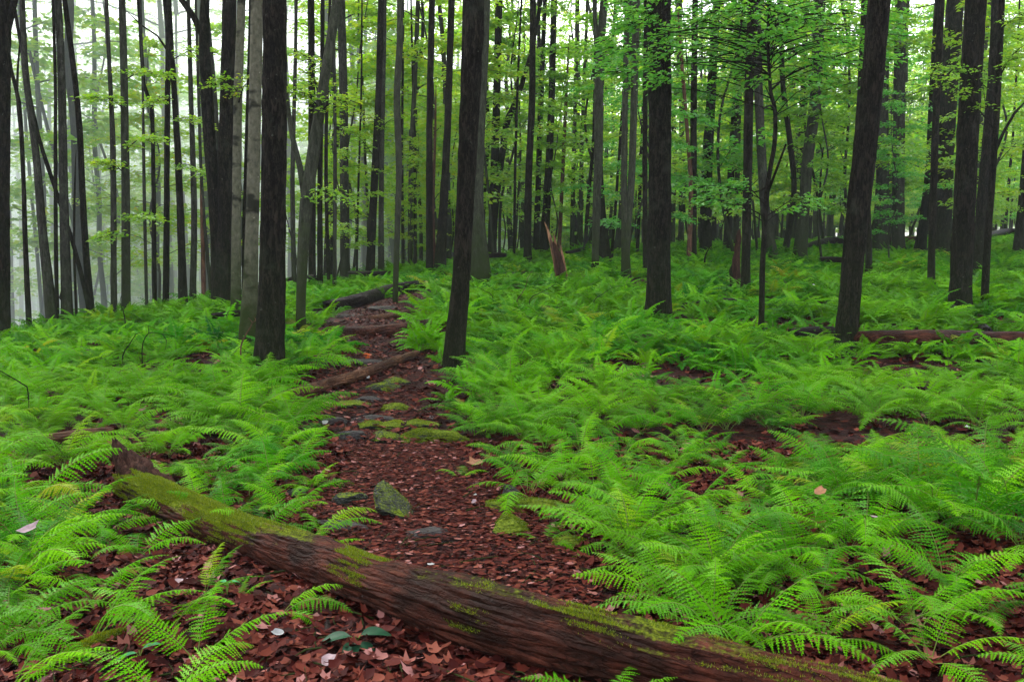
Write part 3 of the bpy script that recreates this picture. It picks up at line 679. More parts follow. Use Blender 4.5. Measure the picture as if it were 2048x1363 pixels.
# the crooked sapling near the right of the centre is built as its own tree
SAPX = [(1523,630,12),(1526,514,11),(1534,385,10),(1541,334,9),(1549,288,9),(1550,221,8),(1541,180,7),(1536,77,6),(1540,0,5),(1545,-60,4)]
b = hit(1523, 632, 0.3); Y = b.y
root = link('crooked_sapling', None, loc=b); tag(root, 'thin crooked black sapling holding sprays of dark green leaves', 'sapling')
P = [at_y(x, y, Y) - b for x, y, _ in SAPX]; Rr = [w_ * Y / F / 2 for *_, w_ in SAPX]
P.insert(0, Vector((0, 0, float(gz(b.x, Y)) - b.z - .1))); Rr.insert(0, Rr[0])
PP, RR = smooth_path(P, Rr, 0.08); ac = Acc(); tube(ac, PP, RR, 12, rough=.12, freq=3, along=4, cap=False)
for seg in ([(1534,390,6),(1548,330,5),(1552,296,4)], [(1549,221,6),(1532,216,4),(1508,228,3)], [(1541,182,5),(1566,158,4),(1610,140,3),(1680,120,2)], [(1535,372,5),(1500,386,3),(1440,380,2)], [(1536,80,5),(1480,70,4),(1400,72,3),(1290,95,2)], [(1537,60,5),(1590,40,4),(1680,44,2)], [(1538,130,5),(1450,130,3),(1375,140,2)]):
    q = [at_y(x, y, Y) - b + Vector((0, -0.25 * i, 0)) for i, (x, y, _) in enumerate(seg)]
    a_, c_ = smooth_path(q, [w_ * Y / F / 2 for *_, w_ in seg], 0.1); tube(ac, a_, c_, 5, cap=False)
tw = ac; lv = Acc(); rs = np.random.RandomState(5); tips = []; dirs = []
for k in range(210):
    if k < 10: px, py, dy = rs.uniform(1385, 1535), rs.uniform(362, 410), rs.uniform(-.7, .3)
    elif k < 13: px, py, dy = rs.uniform(1560, 1650), rs.uniform(372, 420), rs.uniform(-.3, .8)
    else:
        px = rs.uniform(1200, 1800); py = rs.uniform(-60, 165) + (0 if px > 1350 else rs.uniform(0, 40)); dy = rs.uniform(-1.6, 2.4)
    q = at_y(px, py, Y + dy) - b; tips.append(q); a2 = math.atan2(dy, px - 1536) + rs.uniform(-.7, .7)
    dirs.append(Vector((math.cos(a2), math.sin(a2), rs.uniform(-.2, .1))))
    if k % 2 == 0:
        near_p = min(PP, key=lambda p: abs(p.z - (q.z - .25))); q2 = (near_p + q) / 2 + Vector((0, 0, .1))
        a_, c_ = smooth_path([near_p, q2, q], [.009, .006, .003], 0.25); tube(ac, a_, c_, 4, cap=False)
sprays(lv, tips, dirs, rs, 0.38, 40, 0.088, twigs=tw)
link('stem', acc_mesh(ac, 'stem', M['bark_dark']), root); link('foliage', lv.mesh('foliage', M['leaf_d']), root)
leafy_branch('the branching thin trunk', [(1996,200,1900,140,-.6,7),(1990,260,1870,150,-.9,8),(2000,60,2060,40,-.5,6),(1996,160,2050,90,-.5,6)], M['leaf'])
leafy_branch('the right leaning trunk', [(757,250,720,228,-.5,6),(757,270,790,236,-.4,6),(752,320,700,262,-.6,7)], M['leaf_y'])
leafy_branch('the forked tree', [(640,220,585,185,-.6,8),(636,230,700,205,-.5,7),(614,390,680,404,-.5,6),(640,200,610,120,.4,7)], M['leaf_y'])
leafy_branch('the olive beech', [(478,190,440,168,-.5,5),(476,210,500,165,-.9,4)], M['leaf_y'])
leafy_branch('the mossy misty trunk', [(252,350,200,330,-.6,7),(251,300,310,280,-.6,7),(252,440,300,440,-.6,6),(250,220,190,200,-.8,7),(250,160,320,150,-.7,8),(252,470,205,480,-.5,6)], M['leaf_y'], size=.1)
leafy_branch('the brown crest post', [(352,240,410,250,-.5,7),(350,200,300,210,-.5,7),(345,120,420,105,-.8,8),(356,330,400,350,-.4,6)], M['leaf_y'], size=.09)

# ------------------------------------------------------------------ far wood seen as one mass (geometry nodes)
def scatter(name, pts, rots, scales, idx, objs, label, cat):
    """one stuff object whose points carry instances of the given (unlinked) source objects"""
    me = bpy.data.meshes.new(name)
    pts = np.asarray(pts, dtype=np.float32); n = len(pts)
    me.vertices.add(n); me.vertices.foreach_set('co', pts.ravel())
    a = me.attributes.new('rot', 'FLOAT_VECTOR', 'POINT'); a.data.foreach_set('vector', np.asarray(rots, np.float32).ravel())
    a = me.attributes.new('scl', 'FLOAT', 'POINT'); a.data.foreach_set('value', np.asarray(scales, np.float32))
    a = me.attributes.new('idx', 'INT', 'POINT'); a.data.foreach_set('value', np.asarray(idx, np.int32))
    coll = bpy.data.collections.new(name + '_sources')
    for i, o in enumerate(objs): o.name = f'{name}_source_{i:02d}'; coll.objects.link(o)
    ng = bpy.data.node_groups.new(name, 'GeometryNodeTree')
    ng.interface.new_socket('Geometry', in_out='INPUT', socket_type='NodeSocketGeometry')
    ng.interface.new_socket('Geometry', in_out='OUTPUT', socket_type='NodeSocketGeometry')
    n_ = ng.nodes; l = ng.links.new
    gi = n_.new('NodeGroupInput'); go = n_.new('NodeGroupOutput'); ci = n_.new('GeometryNodeCollectionInfo')
    ci.inputs[0].default_value = coll; ci.inputs['Separate Children'].default_value = True; ci.inputs['Reset Children'].default_value = True
    ip = n_.new('GeometryNodeInstanceOnPoints'); ip.inputs['Pick Instance'].default_value = True
    def na(nm, ty):
        q = n_.new('GeometryNodeInputNamedAttribute'); q.data_type = ty; q.inputs[0].default_value = nm; return q.outputs[0]
    er = n_.new('FunctionNodeEulerToRotation')
    l(gi.outputs[0], ip.inputs['Points']); l(ci.outputs[0], ip.inputs['Instance'])
    l(na('rot', 'FLOAT_VECTOR'), er.inputs[0]); l(er.outputs[0], ip.inputs['Rotation'])
    l(na('scl', 'FLOAT'), ip.inputs['Scale']); l(na('idx', 'INT'), ip.inputs['Instance Index']); l(ip.outputs[0], go.inputs[0])
    ob = link(name, me); md = ob.modifiers.new('scatter', 'NODES'); md.node_group = ng
    tag(ob, label, cat, kind='stuff')
    return ob
srcs = []
for k in range(6):
    cb, cl, cy = CROWNS[k]; tm, top, bk = TRUNKS[k * 3]
    bm = bmesh.new(); 
    me = bpy.data.meshes.new('far_tree'); 
    o1 = [(tm, Matrix.Identity(4)), (cb, Matrix.Translation(top)), (cl if k % 2 else cy, Matrix.Translation(top))]
    mats = []
    for (mm, mx) in o1:
        n0 = len(bm.faces); v0 = len(bm.verts); bm.from_mesh(mm); bm.verts.ensure_lookup_table(); bm.faces.ensure_lookup_table()
        for v in bm.verts[v0:]: v.co = mx @ v.co
        for f in bm.faces[n0:]: f.material_index = len(mats)
        mats.append(mm.materials[0])
    bm.to_mesh(me); bm.free()
    for m_ in mats: me.materials.append(m_)
    srcs.append(bpy.data.objects.new('far_tree', me))
for k in range(5):
    o = bpy.data.objects.new('far_sapling', SAPS[k][1 + (k % 3)]); srcs.append(o)
fp = []; fr = []; fs = []; fi = []
for _ in range(2100):
    Y = 82 + 120 * R.random(); x = R.uniform(-0.68, 0.68) * Y
    fp.append((x, Y, float(gz(x, Y)))); fr.append((0, 0, R.uniform(0, 6.28)))
    if x / Y < -0.25 and R.random() < .62: fp.pop(); fr.pop(); continue
    if R.random() < (0.6 if x / Y < -.25 else 0.25): fi.append(R.randrange(6)); fs.append(R.uniform(.8, 1.2))
    else: fi.append(6 + R.randrange(5)); fs.append(R.uniform(1.3, 2.6))
scatter('far_woods', fp, fr, fs, fi, srcs, 'far off wood of pale trunks and leaves fading in haze', 'woods')

# ------------------------------------------------------------------ ferns
def frond(acc, stem, rs, L=1.0, lod=0, az=0.0, org=(0, 0, 0), rise=None, turn=None):
    """an arching twice-cut frond; axis starts at org and leans out along azimuth az"""
    a0 = math.radians(rise if rise is not None else rs.uniform(40, 70)); bend = math.radians(rs.uniform(52, 95)); side = rs.uniform(-.35, .35) if turn is None else turn
    n = 24 if lod == 0 else 12
    T = np.linspace(0, 1, n + 1); P = [np.array(org, float)]
    for i in range(n):
        t = (i + .5) / n; ang = a0 - bend * t ** 1.15; aa = az + side * t
        P.append(P[-1] + np.array([math.cos(aa) * math.cos(ang), math.sin(aa) * math.cos(ang), math.sin(ang)]) * L / n)
    P = np.array(P)
    np_ = {0: 22, 1: 15, 2: 9}[lod]
    kk = {0: 6, 1: 1, 2: 1}[lod]
    roll = rs.uniform(-.4, .4)
    for i in range(np_):
        t = 0.2 + 0.8 * (i + .3) / np_
        f = t * n; j = min(int(f), n - 1); p = P[j] + (P[j + 1] - P[j]) * (f - j)
        tg = unit(P[min(j + 1, n)] - P[max(j - 1, 0)])
        sd = unit(np.cross(tg, [0, 0, 1.0])); nm = np.cross(sd, tg)
        sd = sd * math.cos(roll) + nm * math.sin(roll); nm = np.cross(sd, tg)
        u = (t - 0.2) / 0.8
        ln = L * 0.24 * (min(1, 0.5 + u * 2.2) if u < 0.23 else 1) * (1 - u) ** 0.8 * rs.uniform(.74, 1.12) + 0.004 * L
        wd = (L * 0.8 / np_) * (0.58 if lod == 0 else 0.62)
        for s in (-1, 1):
            d = unit(sd * s + tg * rs.uniform(.25, .6) - nm * rs.uniform(-.02, .42))
            fw = unit(np.cross(nm, d)) * s   # towards the tip along the frond
            if lod == 0:
                q = np.linspace(0, 1, kk + 1); ctr = p + d * (q * ln)[:, None] - np.array([0, 0, 1]) * (q ** 2 * ln * .22)[:, None]
                wv = wd * (1 - q[:-1]) ** .75 * rs.uniform(.6, 1.15, kk) + .0006
                A = ctr[:-1]; B = ctr[1:]; mdp = A * .35 + B * .65
                up_ = mdp + fw * wv[:, None] + d * (ln / kk * .75); dn = mdp - fw * wv[:, None] + d * (ln / kk * .6)
                V = np.stack([A, B, up_, dn], 1).reshape(-1, 3); b_ = np.arange(kk)[:, None] * 4
                acc.add(V, np.concatenate([b_ + [[0, 1, 2]], b_ + [[1, 0, 3]]]))
            else:
                tip = p + d * ln - np.array([0, 0, 1]) * ln * .22; m1 = p + d * ln * .4
                if lod == 1: V = np.array([p, m1 - fw * wd, tip, m1 + fw * wd]); acc.add(V, np.array([[0, 1, 2], [0, 2, 3]]))
                else: V = np.array([p - fw * wd * .8, tip, p + fw * wd * .8]); acc.add(V, np.array([[0, 1, 2]]))
    if stem is not None:
        st = 3 if lod == 0 else 4
        tube(stem, [Vector(x) for x in P[::st]], [L * 0.0065 * (1 - .8 * i / (len(P[::st]))) for i in range(len(P[::st]))], 3, cap=False)

def tri_join(a, b, name):
    V = np.concatenate(a.v); Tt = np.concatenate(a.f)
    Vb = np.concatenate(b.v); Q = np.concatenate(b.f); Tb = np.stack([Q[:, [0, 1, 2]], Q[:, [0, 2, 3]]], 1).reshape(-1, 3)
    me = mesh(name, np.concatenate([V, Vb]), np.concatenate([Tt, Tb + len(V)]), M['fern'])
    me.materials.append(M['fern_stem'])
    mi = np.zeros(len(me.polygons), dtype=np.int32); mi[len(Tt):] = 1; me.polygons.foreach_set('material_index', mi)
    return me
rs = np.random.RandomState(3)
FROND = []
for k in range(10):
    a = Acc(); s = Acc(); frond(a, s, rs, 1.0, 0, 0.0); FROND.append(tri_join(a, s, 'frond'))
def plant(lod, seed):
    rs = np.random.RandomState(seed); a = Acc(); s = Acc(); n = rs.randint(6, 10)
    for i in range(n):
        frond(a, s, rs, rs.uniform(.7, 1.1), lod, i * 6.283 / n + rs.uniform(-.4, .4), (rs.uniform(-.06, .06), rs.uniform(-.06, .06), 0))
    return tri_join(a, s, 'fern')
P0 = [plant(0, 50 + k) for k in range(6)]; P1 = [plant(1, 70 + k) for k in range(7)]; P2 = [plant(2, 90 + k) for k in range(7)]

def inside(px, py, poly):
    c = np.zeros(px.shape, bool); n = len(poly); j = n - 1
    for i in range(n):
        xi, yi = poly[i]; xj, yj = poly[j]
        cond = ((yi > py) != (yj > py)) & (px < (xj - xi) * (py - yi) / (yj - yi + 1e-9) + xi)
        c ^= cond; j = i
    return c
TRAIL = [(1240,1250),(1170,1180),(1150,1090),(990,990),(955,945),(920,900),(900,850),(850,815),(830,780),(840,745),(805,705),(830,660),(835,620),(870,596),(840,584),(780,600),(700,625),(672,660),(700,705),(640,745),(590,785),(630,830),(660,880),(700,915),(680,960),(600,1010),(640,1060),(620,1110),(760,1170),(900,1220)]
FORE = [(60,1420),(110,1300),(240,1215),(330,1140),(560,1130),(680,1190),(1000,1320),(1400,1400),(1720,1480),(1720,1700),(60,1700)]
PATCH = [[(1420,935),(1500,915),(1580,905),(1580,930),(1480,955)],[(1330,1030),(1400,1040),(1430,1110),(1330,1150),(1280,1110)],[(1900,1130),(2060,1140),(2060,1200),(1920,1190)],[(1560,1260),(1720,1300),(1690,1380),(1500,1330)],[(1930,1270),(2060,1260),(2060,1370),(1950,1350)],[(2000,830),(2060,820),(2060,860),(1980,880)],[(1300,640),(1500,645),(1620,655),(1600,670),(1330,665)]]
# where logs, rocks and trunks keep ferns away (pixel line, half width in metres)
def seg_clear(x, y, segs):
    m = np.ones(x.shape, bool)
    for (a, b_, r) in segs:
        ax, ay = a; bx, by = b_; dx, dy = bx - ax, by - ay; t = np.clip(((x - ax) * dx + (y - ay) * dy) / (dx * dx + dy * dy + 1e-9), 0, 1)
        m &= np.hypot(x - ax - t * dx, y - ay - t * dy) > r
    return m
def P2w(px, py): h = hit(px, py, 0.0); return (h.x, h.y)
SEG = [(P2w(265,1010), P2w(700,1195), .17), (P2w(700,1195), P2w(1000,1300), .2), (P2w(1000,1300), P2w(1900,1520), .22), (P2w(1700,690), P2w(2060,695), .5), (P2w(660,625), P2w(850,590), .35), (P2w(45,905), P2w(180,885), .2),(P2w(570,655),P2w(700,700),.25), (P2w(215,1020), P2w(330,1060), .34), (P2w(330,1060), P2w(640,1180), .24), (P2w(200,960), P2w(300,960), .42), (P2w(190,1080), P2w(330,1120), .24), (P2w(585,815), P2w(835,725), .32), (P2w(662,690), P2w(890,665), .38), (P2w(730,650), P2w(830,640), .3), (P2w(40,925), P2w(215,895), .24), (P2w(680,640), P2w(860,600), .5)]
cell = 0.27
gx, gy = np.meshgrid(np.arange(-34, 34, cell), np.arange(1.6, 50, cell)); gx = gx.ravel(); gy = gy.ravel()
gx = gx + NR.uniform(-.15, .15, gx.shape); gy = gy + NR.uniform(-.15, .15, gy.shape)
zz = gz(gx, gy); PX, PY = proj(gx, gy, zz)
ok = (np.abs(gx) < 0.74 * gy + 0.8)
dens = np.array([mn.noise(Vector((a * .55, b_ * .55, 3.1))) for a, b_ in zip(gx, gy)])
keep = NR.uniform(0, 1, gx.shape) < np.where((gy < 5) & (PX > 1300), 0.7, np.where(gy < 8, 0.92, np.where(gy < 20, 0.74, 0.55))) * np.where(dens > np.where((gy < 9) & (PX < 1450), -0.26, -0.10)  , 1, 0.22)
ok &= keep
bad = np.zeros(ok.shape, bool)
for (ox, oy) in ((0, 0), (.16, 0), (-.16, 0), (0, .16), (0, -.12)):
    a_, b_ = proj(gx + ox, gy + oy, zz); bad |= inside(a_, b_, TRAIL) | inside(a_, b_, FORE)
for p in PATCH: bad |= inside(PX, PY, p)
ok &= ~bad; ok &= seg_clear(gx, gy, SEG)
ok &= crest_side(gx, gy) < 7
ok &= ~((gy < 2.9))
ok &= ~((gy < 3.6) & (PX < 1150) & (PX > 60))
gx, gy, zz, PX, PY = [v[ok] for v in (gx, gy, zz, PX, PY)]
size = (0.26 + 0.44 * NR.beta(2, 2.2, gx.shape)) * np.clip(1 + 0.5 * dens[ok], .75, 1.3) * np.where(gy < 5, .9, np.where(gy > 14, 1.15, 1.0))
rz = NR.uniform(0, 6.283, gx.shape)
vis = (PX > -60) & (PX < 2108) & (PY < 1500)
order = np.argsort(-(size / gy) * vis)
print('ferns', len(gx))
# hand placed ferns in the bare foreground (px, py of the foot, size, facing list of frond azimuths)
HAND = [
 (185,1290,.50,[(200,58),(60,60),(10,50),(320,60)],'large arching fern on the bare litter at the lower left'),
 (345,1262,.46,[(175,45),(12,62),(330,55)],'three armed bright fern left of centre in front of the mossy log'),
 (408,1200,.30,[(60,80),(95,70)],'upright small fern leaning on the mossy log with two fronds'),
 (478,1205,.17,[(80,80),(20,60)],'tiny fern sprig between two ferns in front of the mossy log'),
 (560,1235,.34,[(25,62),(350,48),(320,40)],'fern drooping right across the face of the mossy log'),
 (395,1330,.40,[(30,48),(165,45),(100,60)],'low fern spreading over brown leaves at the lower left'),
 (330,1420,.42,[(160,62),(20,66),(60,60)],'arched fern cut by the bottom edge left of the log'),
 (20,1290,.5,[(20,60),(60,55),(330,50),(120,60)],'fern in the lower left corner'),
 (15,1400,.46,[(10,55),(60,62),(350,55)],'second fern at the very corner, lower left'),
 (1215,1440,.30,[(15,62),(170,50),(60,60)],'fern tip poking up before the log at the bottom edge'),
 (1475,1430,.26,[(20,55),(150,60)],'small fern at the bottom edge right of the log middle'),
 (1090,1090,.28,[(10,50),(60,60),(150,45),(320,40)],'fern growing beside the flat mossy stones'),
 (1160,1060,.26,[(30,50),(100,55),(340,45)],'small fern among the flat mossy stones'),
 (1215,1140,.18,[(80,75),(30,65)],'pale sprig of fern standing alone on the litter'),
 (1345,1215,.44,[(150,48),(110,60),(60,60),(20,50),(190,40)],'feathery fern touching the upper edge of the log'),
 (920,960,.22,[(20,50),(150,50),(80,60)],'small fern at the right edge of the trail'),
 (640,1075,.38,[(10,48),(40,55),(120,60),(200,50)],'fern reaching over the left edge of the trail by the wedge rock'),
 (615,1120,.34,[(15,40),(70,60),(160,50)],'low fern between mossy log and trail'),
]
for (px, py, s, fr_, lab) in HAND:
    h = hit(px, py); root = link('fern', None, loc=h); root.empty_display_size = .1
    tag(root, lab, 'fern', 'individual ferns in the foreground')
    for i, (azd, el) in enumerate(fr_):
        o = link('frond', FROND[(px + i * 3) % 10], root, rot=(0, math.radians((el - 62) * -0.5), math.radians(azd)), scale=s * R.uniform(.9, 1.15))
FILL = [(395,1035,.42,'fern just behind the mossy stretch of the log near its torn end'),(455,1052,.38,'fern behind the middle of the mossy stretch of the log'),(525,1078,.40,'fern behind the log where its moss begins to thin'),(420,985,.46,'tall fern a step behind the torn end of the log'),
 (500,1005,.44,'full fern between the torn log end and the trail'),(575,1040,.40,'fern at the left trail edge above the log'),(345,965,.40,'fern right behind the torn snag'),(620,985,.36,'fern leaning over the trail left of the wedge rock'),
 (1015,925,.36,'fern at the right trail edge beside the long tan leaf'),(1065,950,.44,'drooping fern right of the trail above the flat mossy stones'),(1125,962,.48,'dark full fern above the flat mossy stones'),(1190,985,.46,'wide fern right of the flat mossy stones'),
 (1090,905,.5,'tall fern behind the drooping one right of the trail'),(1255,1000,.42,'fern above the lone pale sprig'),(985,868,.42,'fern right of the low moss mound'),(940,836,.34,'yellowish fern behind the low moss mound'),(1160,905,.5,'tall fern in the gap right of the trail'),
 (1245,925,.5,'tall fern right in the brown gap beyond the trail'),(1330,965,.44,'fern on the far side of the brown patch'),(1310,1060,.42,'fern over the brown patch left of the yellow leaf'),(1395,1120,.42,'fern below the yellow leaf'),(1040,880,.46,'fern in the second row right of the moss mound'),
 (205,1075,.44,'dim fern left of the torn log end'),(140,1060,.48,'fern left of the log behind the pale pink leaf'),(275,1120,.40,'fern against the shaded side of the log'),(90,1140,.46,'fern below the pale pink leaf at left'),(1480,1190,.42,'fern on litter right of the feathery one'),(1640,1290,.40,'fern above the right end of the log'),(1860,1330,.42,'fern in the lower right corner litter'),(1560,1170,.44,'fern beside the bare litter at lower right')]
for q_, (px, py, s, lab) in enumerate(FILL):
    h = hit(px, py); root = link('fern', None, loc=h, rot=(0, 0, R.uniform(0, 6.28))); root.empty_display_size = .1
    tag(root, lab, 'fern', 'individual ferns in the foreground'); nf = 6 + q_ % 4
    for j in range(nf):
        link('frond', FROND[R.randrange(10)], root, rot=(R.uniform(-.1, .1), R.uniform(-.15, .25), j * 6.283 / nf + R.uniform(-.35, .35)), scale=s * R.uniform(.75, 1.15))
near_i = order[:250]
LM = [(285,985,'the snag end of the mossy log'),(700,1150,'the mossy foreground log'),(1300,1300,'the bare stretch of the foreground log'),(540,712,'the big black trunk'),(911,682,'the central trunk'),(790,1010,'the wedge shaped mossy rock'),
      (1080,1030,'the flat mossy stones'),(120,885,'the half buried log at left'),(1317,604,'the broad black trunk'),(1695,656,'the big leaning trunk'),(1950,680,'the long red log'),(880,870,'the moss mound by the trail'),(700,755,'the tan pole across the trail'),(270,690,'the forked dead twig')]
for n_, i in enumerate(near_i):
    x, y, z, s = gx[i], gy[i], zz[i], size[i]
    a = min(LM, key=lambda q: math.hypot(q[0] - PX[i], (q[1] - PY[i]) * 1.5))
    dxp, dyp = PX[i] - a[0], PY[i] - a[1]
    side = ('left' if dxp < 0 else 'right') + (' of' if abs(dxp) > abs(dyp) else '')
    where = f"{'left' if dxp < 0 else 'right'} of {a[2]}" if abs(dxp) > abs(dyp) * 1.2 else f"{'in front of' if dyp > 0 else 'behind'} {a[2]}"
    sz = 'large' if s > .56 else ('small' if s < .44 else 'medium')
    key = ('fern', sz, where); used[key] = used.get(key, 0) + 1; m_ = used[key]
    lab = f"{'nearest' if m_ == 1 else NUMW[min(m_, 15)-1] + 'nearest'} {sz} lacy green fern {where}".replace('  ', ' ')
    if n_ < 110:
        root = link('fern', None, loc=(x, y, z), rot=(0, 0, rz[i])); root.empty_display_size = .1
        nf = 6 + n_ % 4
        for j in range(nf):
            link('frond', FROND[R.randrange(10)], root, loc=(R.uniform(-.03, .03), R.uniform(-.03, .03), 0), rot=(R.uniform(-.1, .1), R.uniform(-.15, .2), j * 6.283 / nf + R.uniform(-.35, .35)), scale=float(s) * R.uniform(.75, 1.15))
    else:
        root = link('fern', P0[n_ % 6], loc=(x, y, z), rot=(R.uniform(-.08, .08), R.uniform(-.08, .08), rz[i]), scale=float(s))
    tag(root, lab, 'fern', 'ferns nearest the camera')
rest = order[250:]
idx = np.where(gy[rest] < 8.5, NR.randint(0, 6, len(rest)), np.where(gy[rest] < 21, NR.randint(6, 13, len(rest)), NR.randint(13, 20, len(rest))))
srcs = [bpy.data.objects.new('f', m_) for m_ in P0 + P1 + P2]
rots = np.stack([NR.uniform(-.25, .25, len(rest)), NR.uniform(-.25, .25, len(rest)), rz[rest]], -1)
scatter('fern_carpet', np.stack([gx[rest], gy[rest], zz[rest] - .01], -1), rots, size[rest], idx, srcs, 'carpet of bright green ferns covering the slope under the trees', 'ferns')

# ------------------------------------------------------------------ leaf litter
def litter_mat():
    m, t = new_mat('dead_leaf'); L = t.links.new
    geo = N(t, 'ShaderNodeNewGeometry')
    r = ramp(t, [(0.0, (0.0150, 0.0038, 0.0034)), (0.3, (0.0375, 0.0085, 0.0068)), (0.62, (0.0650, 0.0161, 0.0110)), (0.84, (0.1000, 0.0319, 0.0191)), (0.95, (0.1650, 0.0723, 0.0467)), (1.0, (0.28, 0.2, 0.2))])
    L(geo.outputs['Random Per Island'], r.inputs[0])
    p = N(t, 'ShaderNodeBsdfPrincipled', i_Roughness=0.6); L(mixc(t, 1.0, r.outputs[0], (1.0, .66, .62), 'MULTIPLY'), p.inputs['Base Color']); p.inputs['Specular IOR Level'].default_value = 0.04
    o = N(t, 'ShaderNodeOutputMaterial'); L(p.outputs[0], o.inputs[0]); return m
M['litter'] = litter_mat()
def litter_leaf(n, pts, size, rs, lobes=True, flat=1.0):
    """lobed, curled dead leaves as fans of 10 outline points"""
    K = 10; th = np.linspace(0, 2 * np.pi, K, endpoint=False)
    prof = 1 + 0.16 * np.cos(th * 5) if lobes else np.ones(K)
    ox = np.cos(th) * prof * .66; oy = np.sin(th) * prof * .42
    rz = rs.uniform(0, 6.28, n); sx = size; jit = rs.uniform(.75, 1.2, (n, K))
    X = ox[None] * jit * sx[:, None]; Y = oy[None] * jit * sx[:, None]
    curl = flat * rs.uniform(-.5, 1.6, n)[:, None]; Z = curl * (Y ** 2 + 0.4 * X ** 2) / sx[:, None]
    tx = flat * rs.normal(0, .28, n)[:, None]; ty = flat * rs.normal(0, .28, n)[:, None]
    Z = Z + X * tx + Y * ty
    c, s = np.cos(rz)[:, None], np.sin(rz)[:, None]
    V = np.stack([X * c - Y * s, X * s + Y * c, Z], -1) + pts[:, None]
    V = np.concatenate([V, pts[:, None]], 1).reshape(-1, 3)
    b_ = np.arange(n)[:, None, None] * (K + 1); k = np.arange(K)
    f = np.stack([k, (k + 1) % K, np.full(K, K)], -1)[None] + b_
    return V, f.reshape(-1, 3)
ac = Acc()
def area_pts(n, ymin, ymax, test=None):
    y = np.sqrt(NR.uniform(ymin ** 2, ymax ** 2, n)); x = NR.uniform(-.66, .66, n) * y
    z = gz(x, y)
    if test is not None:
        px, py = proj(x, y, z); k = test(px, py); x, y, z = x[k], y[k], z[k]
    return np.stack([x, y, z + NR.uniform(.004, .03, len(x))], -1)
tz = lambda a, b_: ~inside(a, b_, TRAIL)
p = area_pts(38000, 2.2, 7.0, tz); v, f = litter_leaf(len(p), p, NR.uniform(.02, .06, len(p)), NR); ac.add(v, f)
tt = lambda a, b_: inside(a, b_, TRAIL) | inside(a, b_, PATCH[6])
p = area_pts(90000, 2.6, 7.0, lambda a, b_: inside(a, b_, TRAIL)); v, f = litter_leaf(len(p), p, NR.uniform(.008, .036, len(p)) , NR, flat=.35); ac.add(v, f)
p = area_pts(110000, 7.0, 24.0, tt); p[:, 2] += .008; v, f = litter_leaf(len(p), p, NR.uniform(.022, .062, len(p)), NR, flat=.8); ac.add(v, f)
p = area_pts(14000, 7, 16, tz); v, f = litter_leaf(len(p), p, NR.uniform(.04, .08, len(p)), NR); ac.add(v, f)
o = link('leaf_litter', ac.mesh('leaf_litter', M['litter'])); tag(o, 'wet red brown dead leaves strewn over trail and floor', 'leaf litter', kind='stuff')

ac = Acc()
for _ in range(420):
    px, py = R.uniform(60, 2040), R.uniform(760, 1420)
    h = hit(px, py, .03)
    if not (inside(np.array([px]), np.array([py]), TRAIL)[0] or inside(np.array([px]), np.array([py]), FORE)[0] or R.random() < .3): continue
    a = R.uniform(0, 6.28); L_ = R.uniform(.04, .22); d = Vector((math.cos(a), math.sin(a), R.uniform(-.05, .1))); h.z += .03
    m_ = h + d * L_ * .5 + Vector((R.uniform(-.01, .01), R.uniform(-.01, .01), .006)); r_ = R.uniform(.0015, .0045)
    tube(ac, [h, m_, h + d * L_], [r_, r_ * .85, r_ * .5], 5, cap=False)
o = link('twig_litter', acc_mesh(ac, 'twig_litter', M['bark_mossy'])); tag(o, 'small broken twigs scattered over the dead leaves', 'twigs', kind='stuff')

# ------------------------------------------------------------------ logs
M['log_main'] = log_mat('rotting_mossy_log', (0.007, 0.003, 0.0025), (0.13, 0.036, 0.02), 0.60, streak=(0.012, 0.006, 0.004))
M['log_bare'] = log_mat('bare_red_log', (0.012, 0.005, 0.004), (0.13, 0.045, 0.027), 0.1, streak=(0.02, 0.008, 0.006))
M['log_tan'] = log_mat('tan_pole_wood', (0.035, 0.016, 0.009), (0.21, 0.10, 0.055), 0.0, streak=(0.035, 0.016, 0.011))
M['log_dark'] = log_mat('dark_log_bark', (0.0054, 0.0040, 0.0036), (0.0270, 0.0180, 0.0149), 0.15)
M['log_moss'] = log_mat('log_under_moss', (0.03, 0.02, 0.012), (0.09, 0.06, 0.03), 1.1)
M['stone'] = log_mat('grey_stone', (0.03, 0.027, 0.025), (0.12, 0.108, 0.10), 0.15, moss_col=((0.045, 0.07, 0.01), (0.14, 0.2, 0.02)))
M['stone_moss'] = log_mat('moss_covered_stone', (0.025, 0.027, 0.022), (0.085, 0.09, 0.075), 0.75, moss_col=((0.05, 0.08, 0.008), (0.17, 0.22, 0.02)))
def oriented(P):
    """frame with local X along the log so that wood grain follows it"""
    d = (P[-1] - P[0]).normalized(); q = d.to_track_quat('X', 'Z'); return q
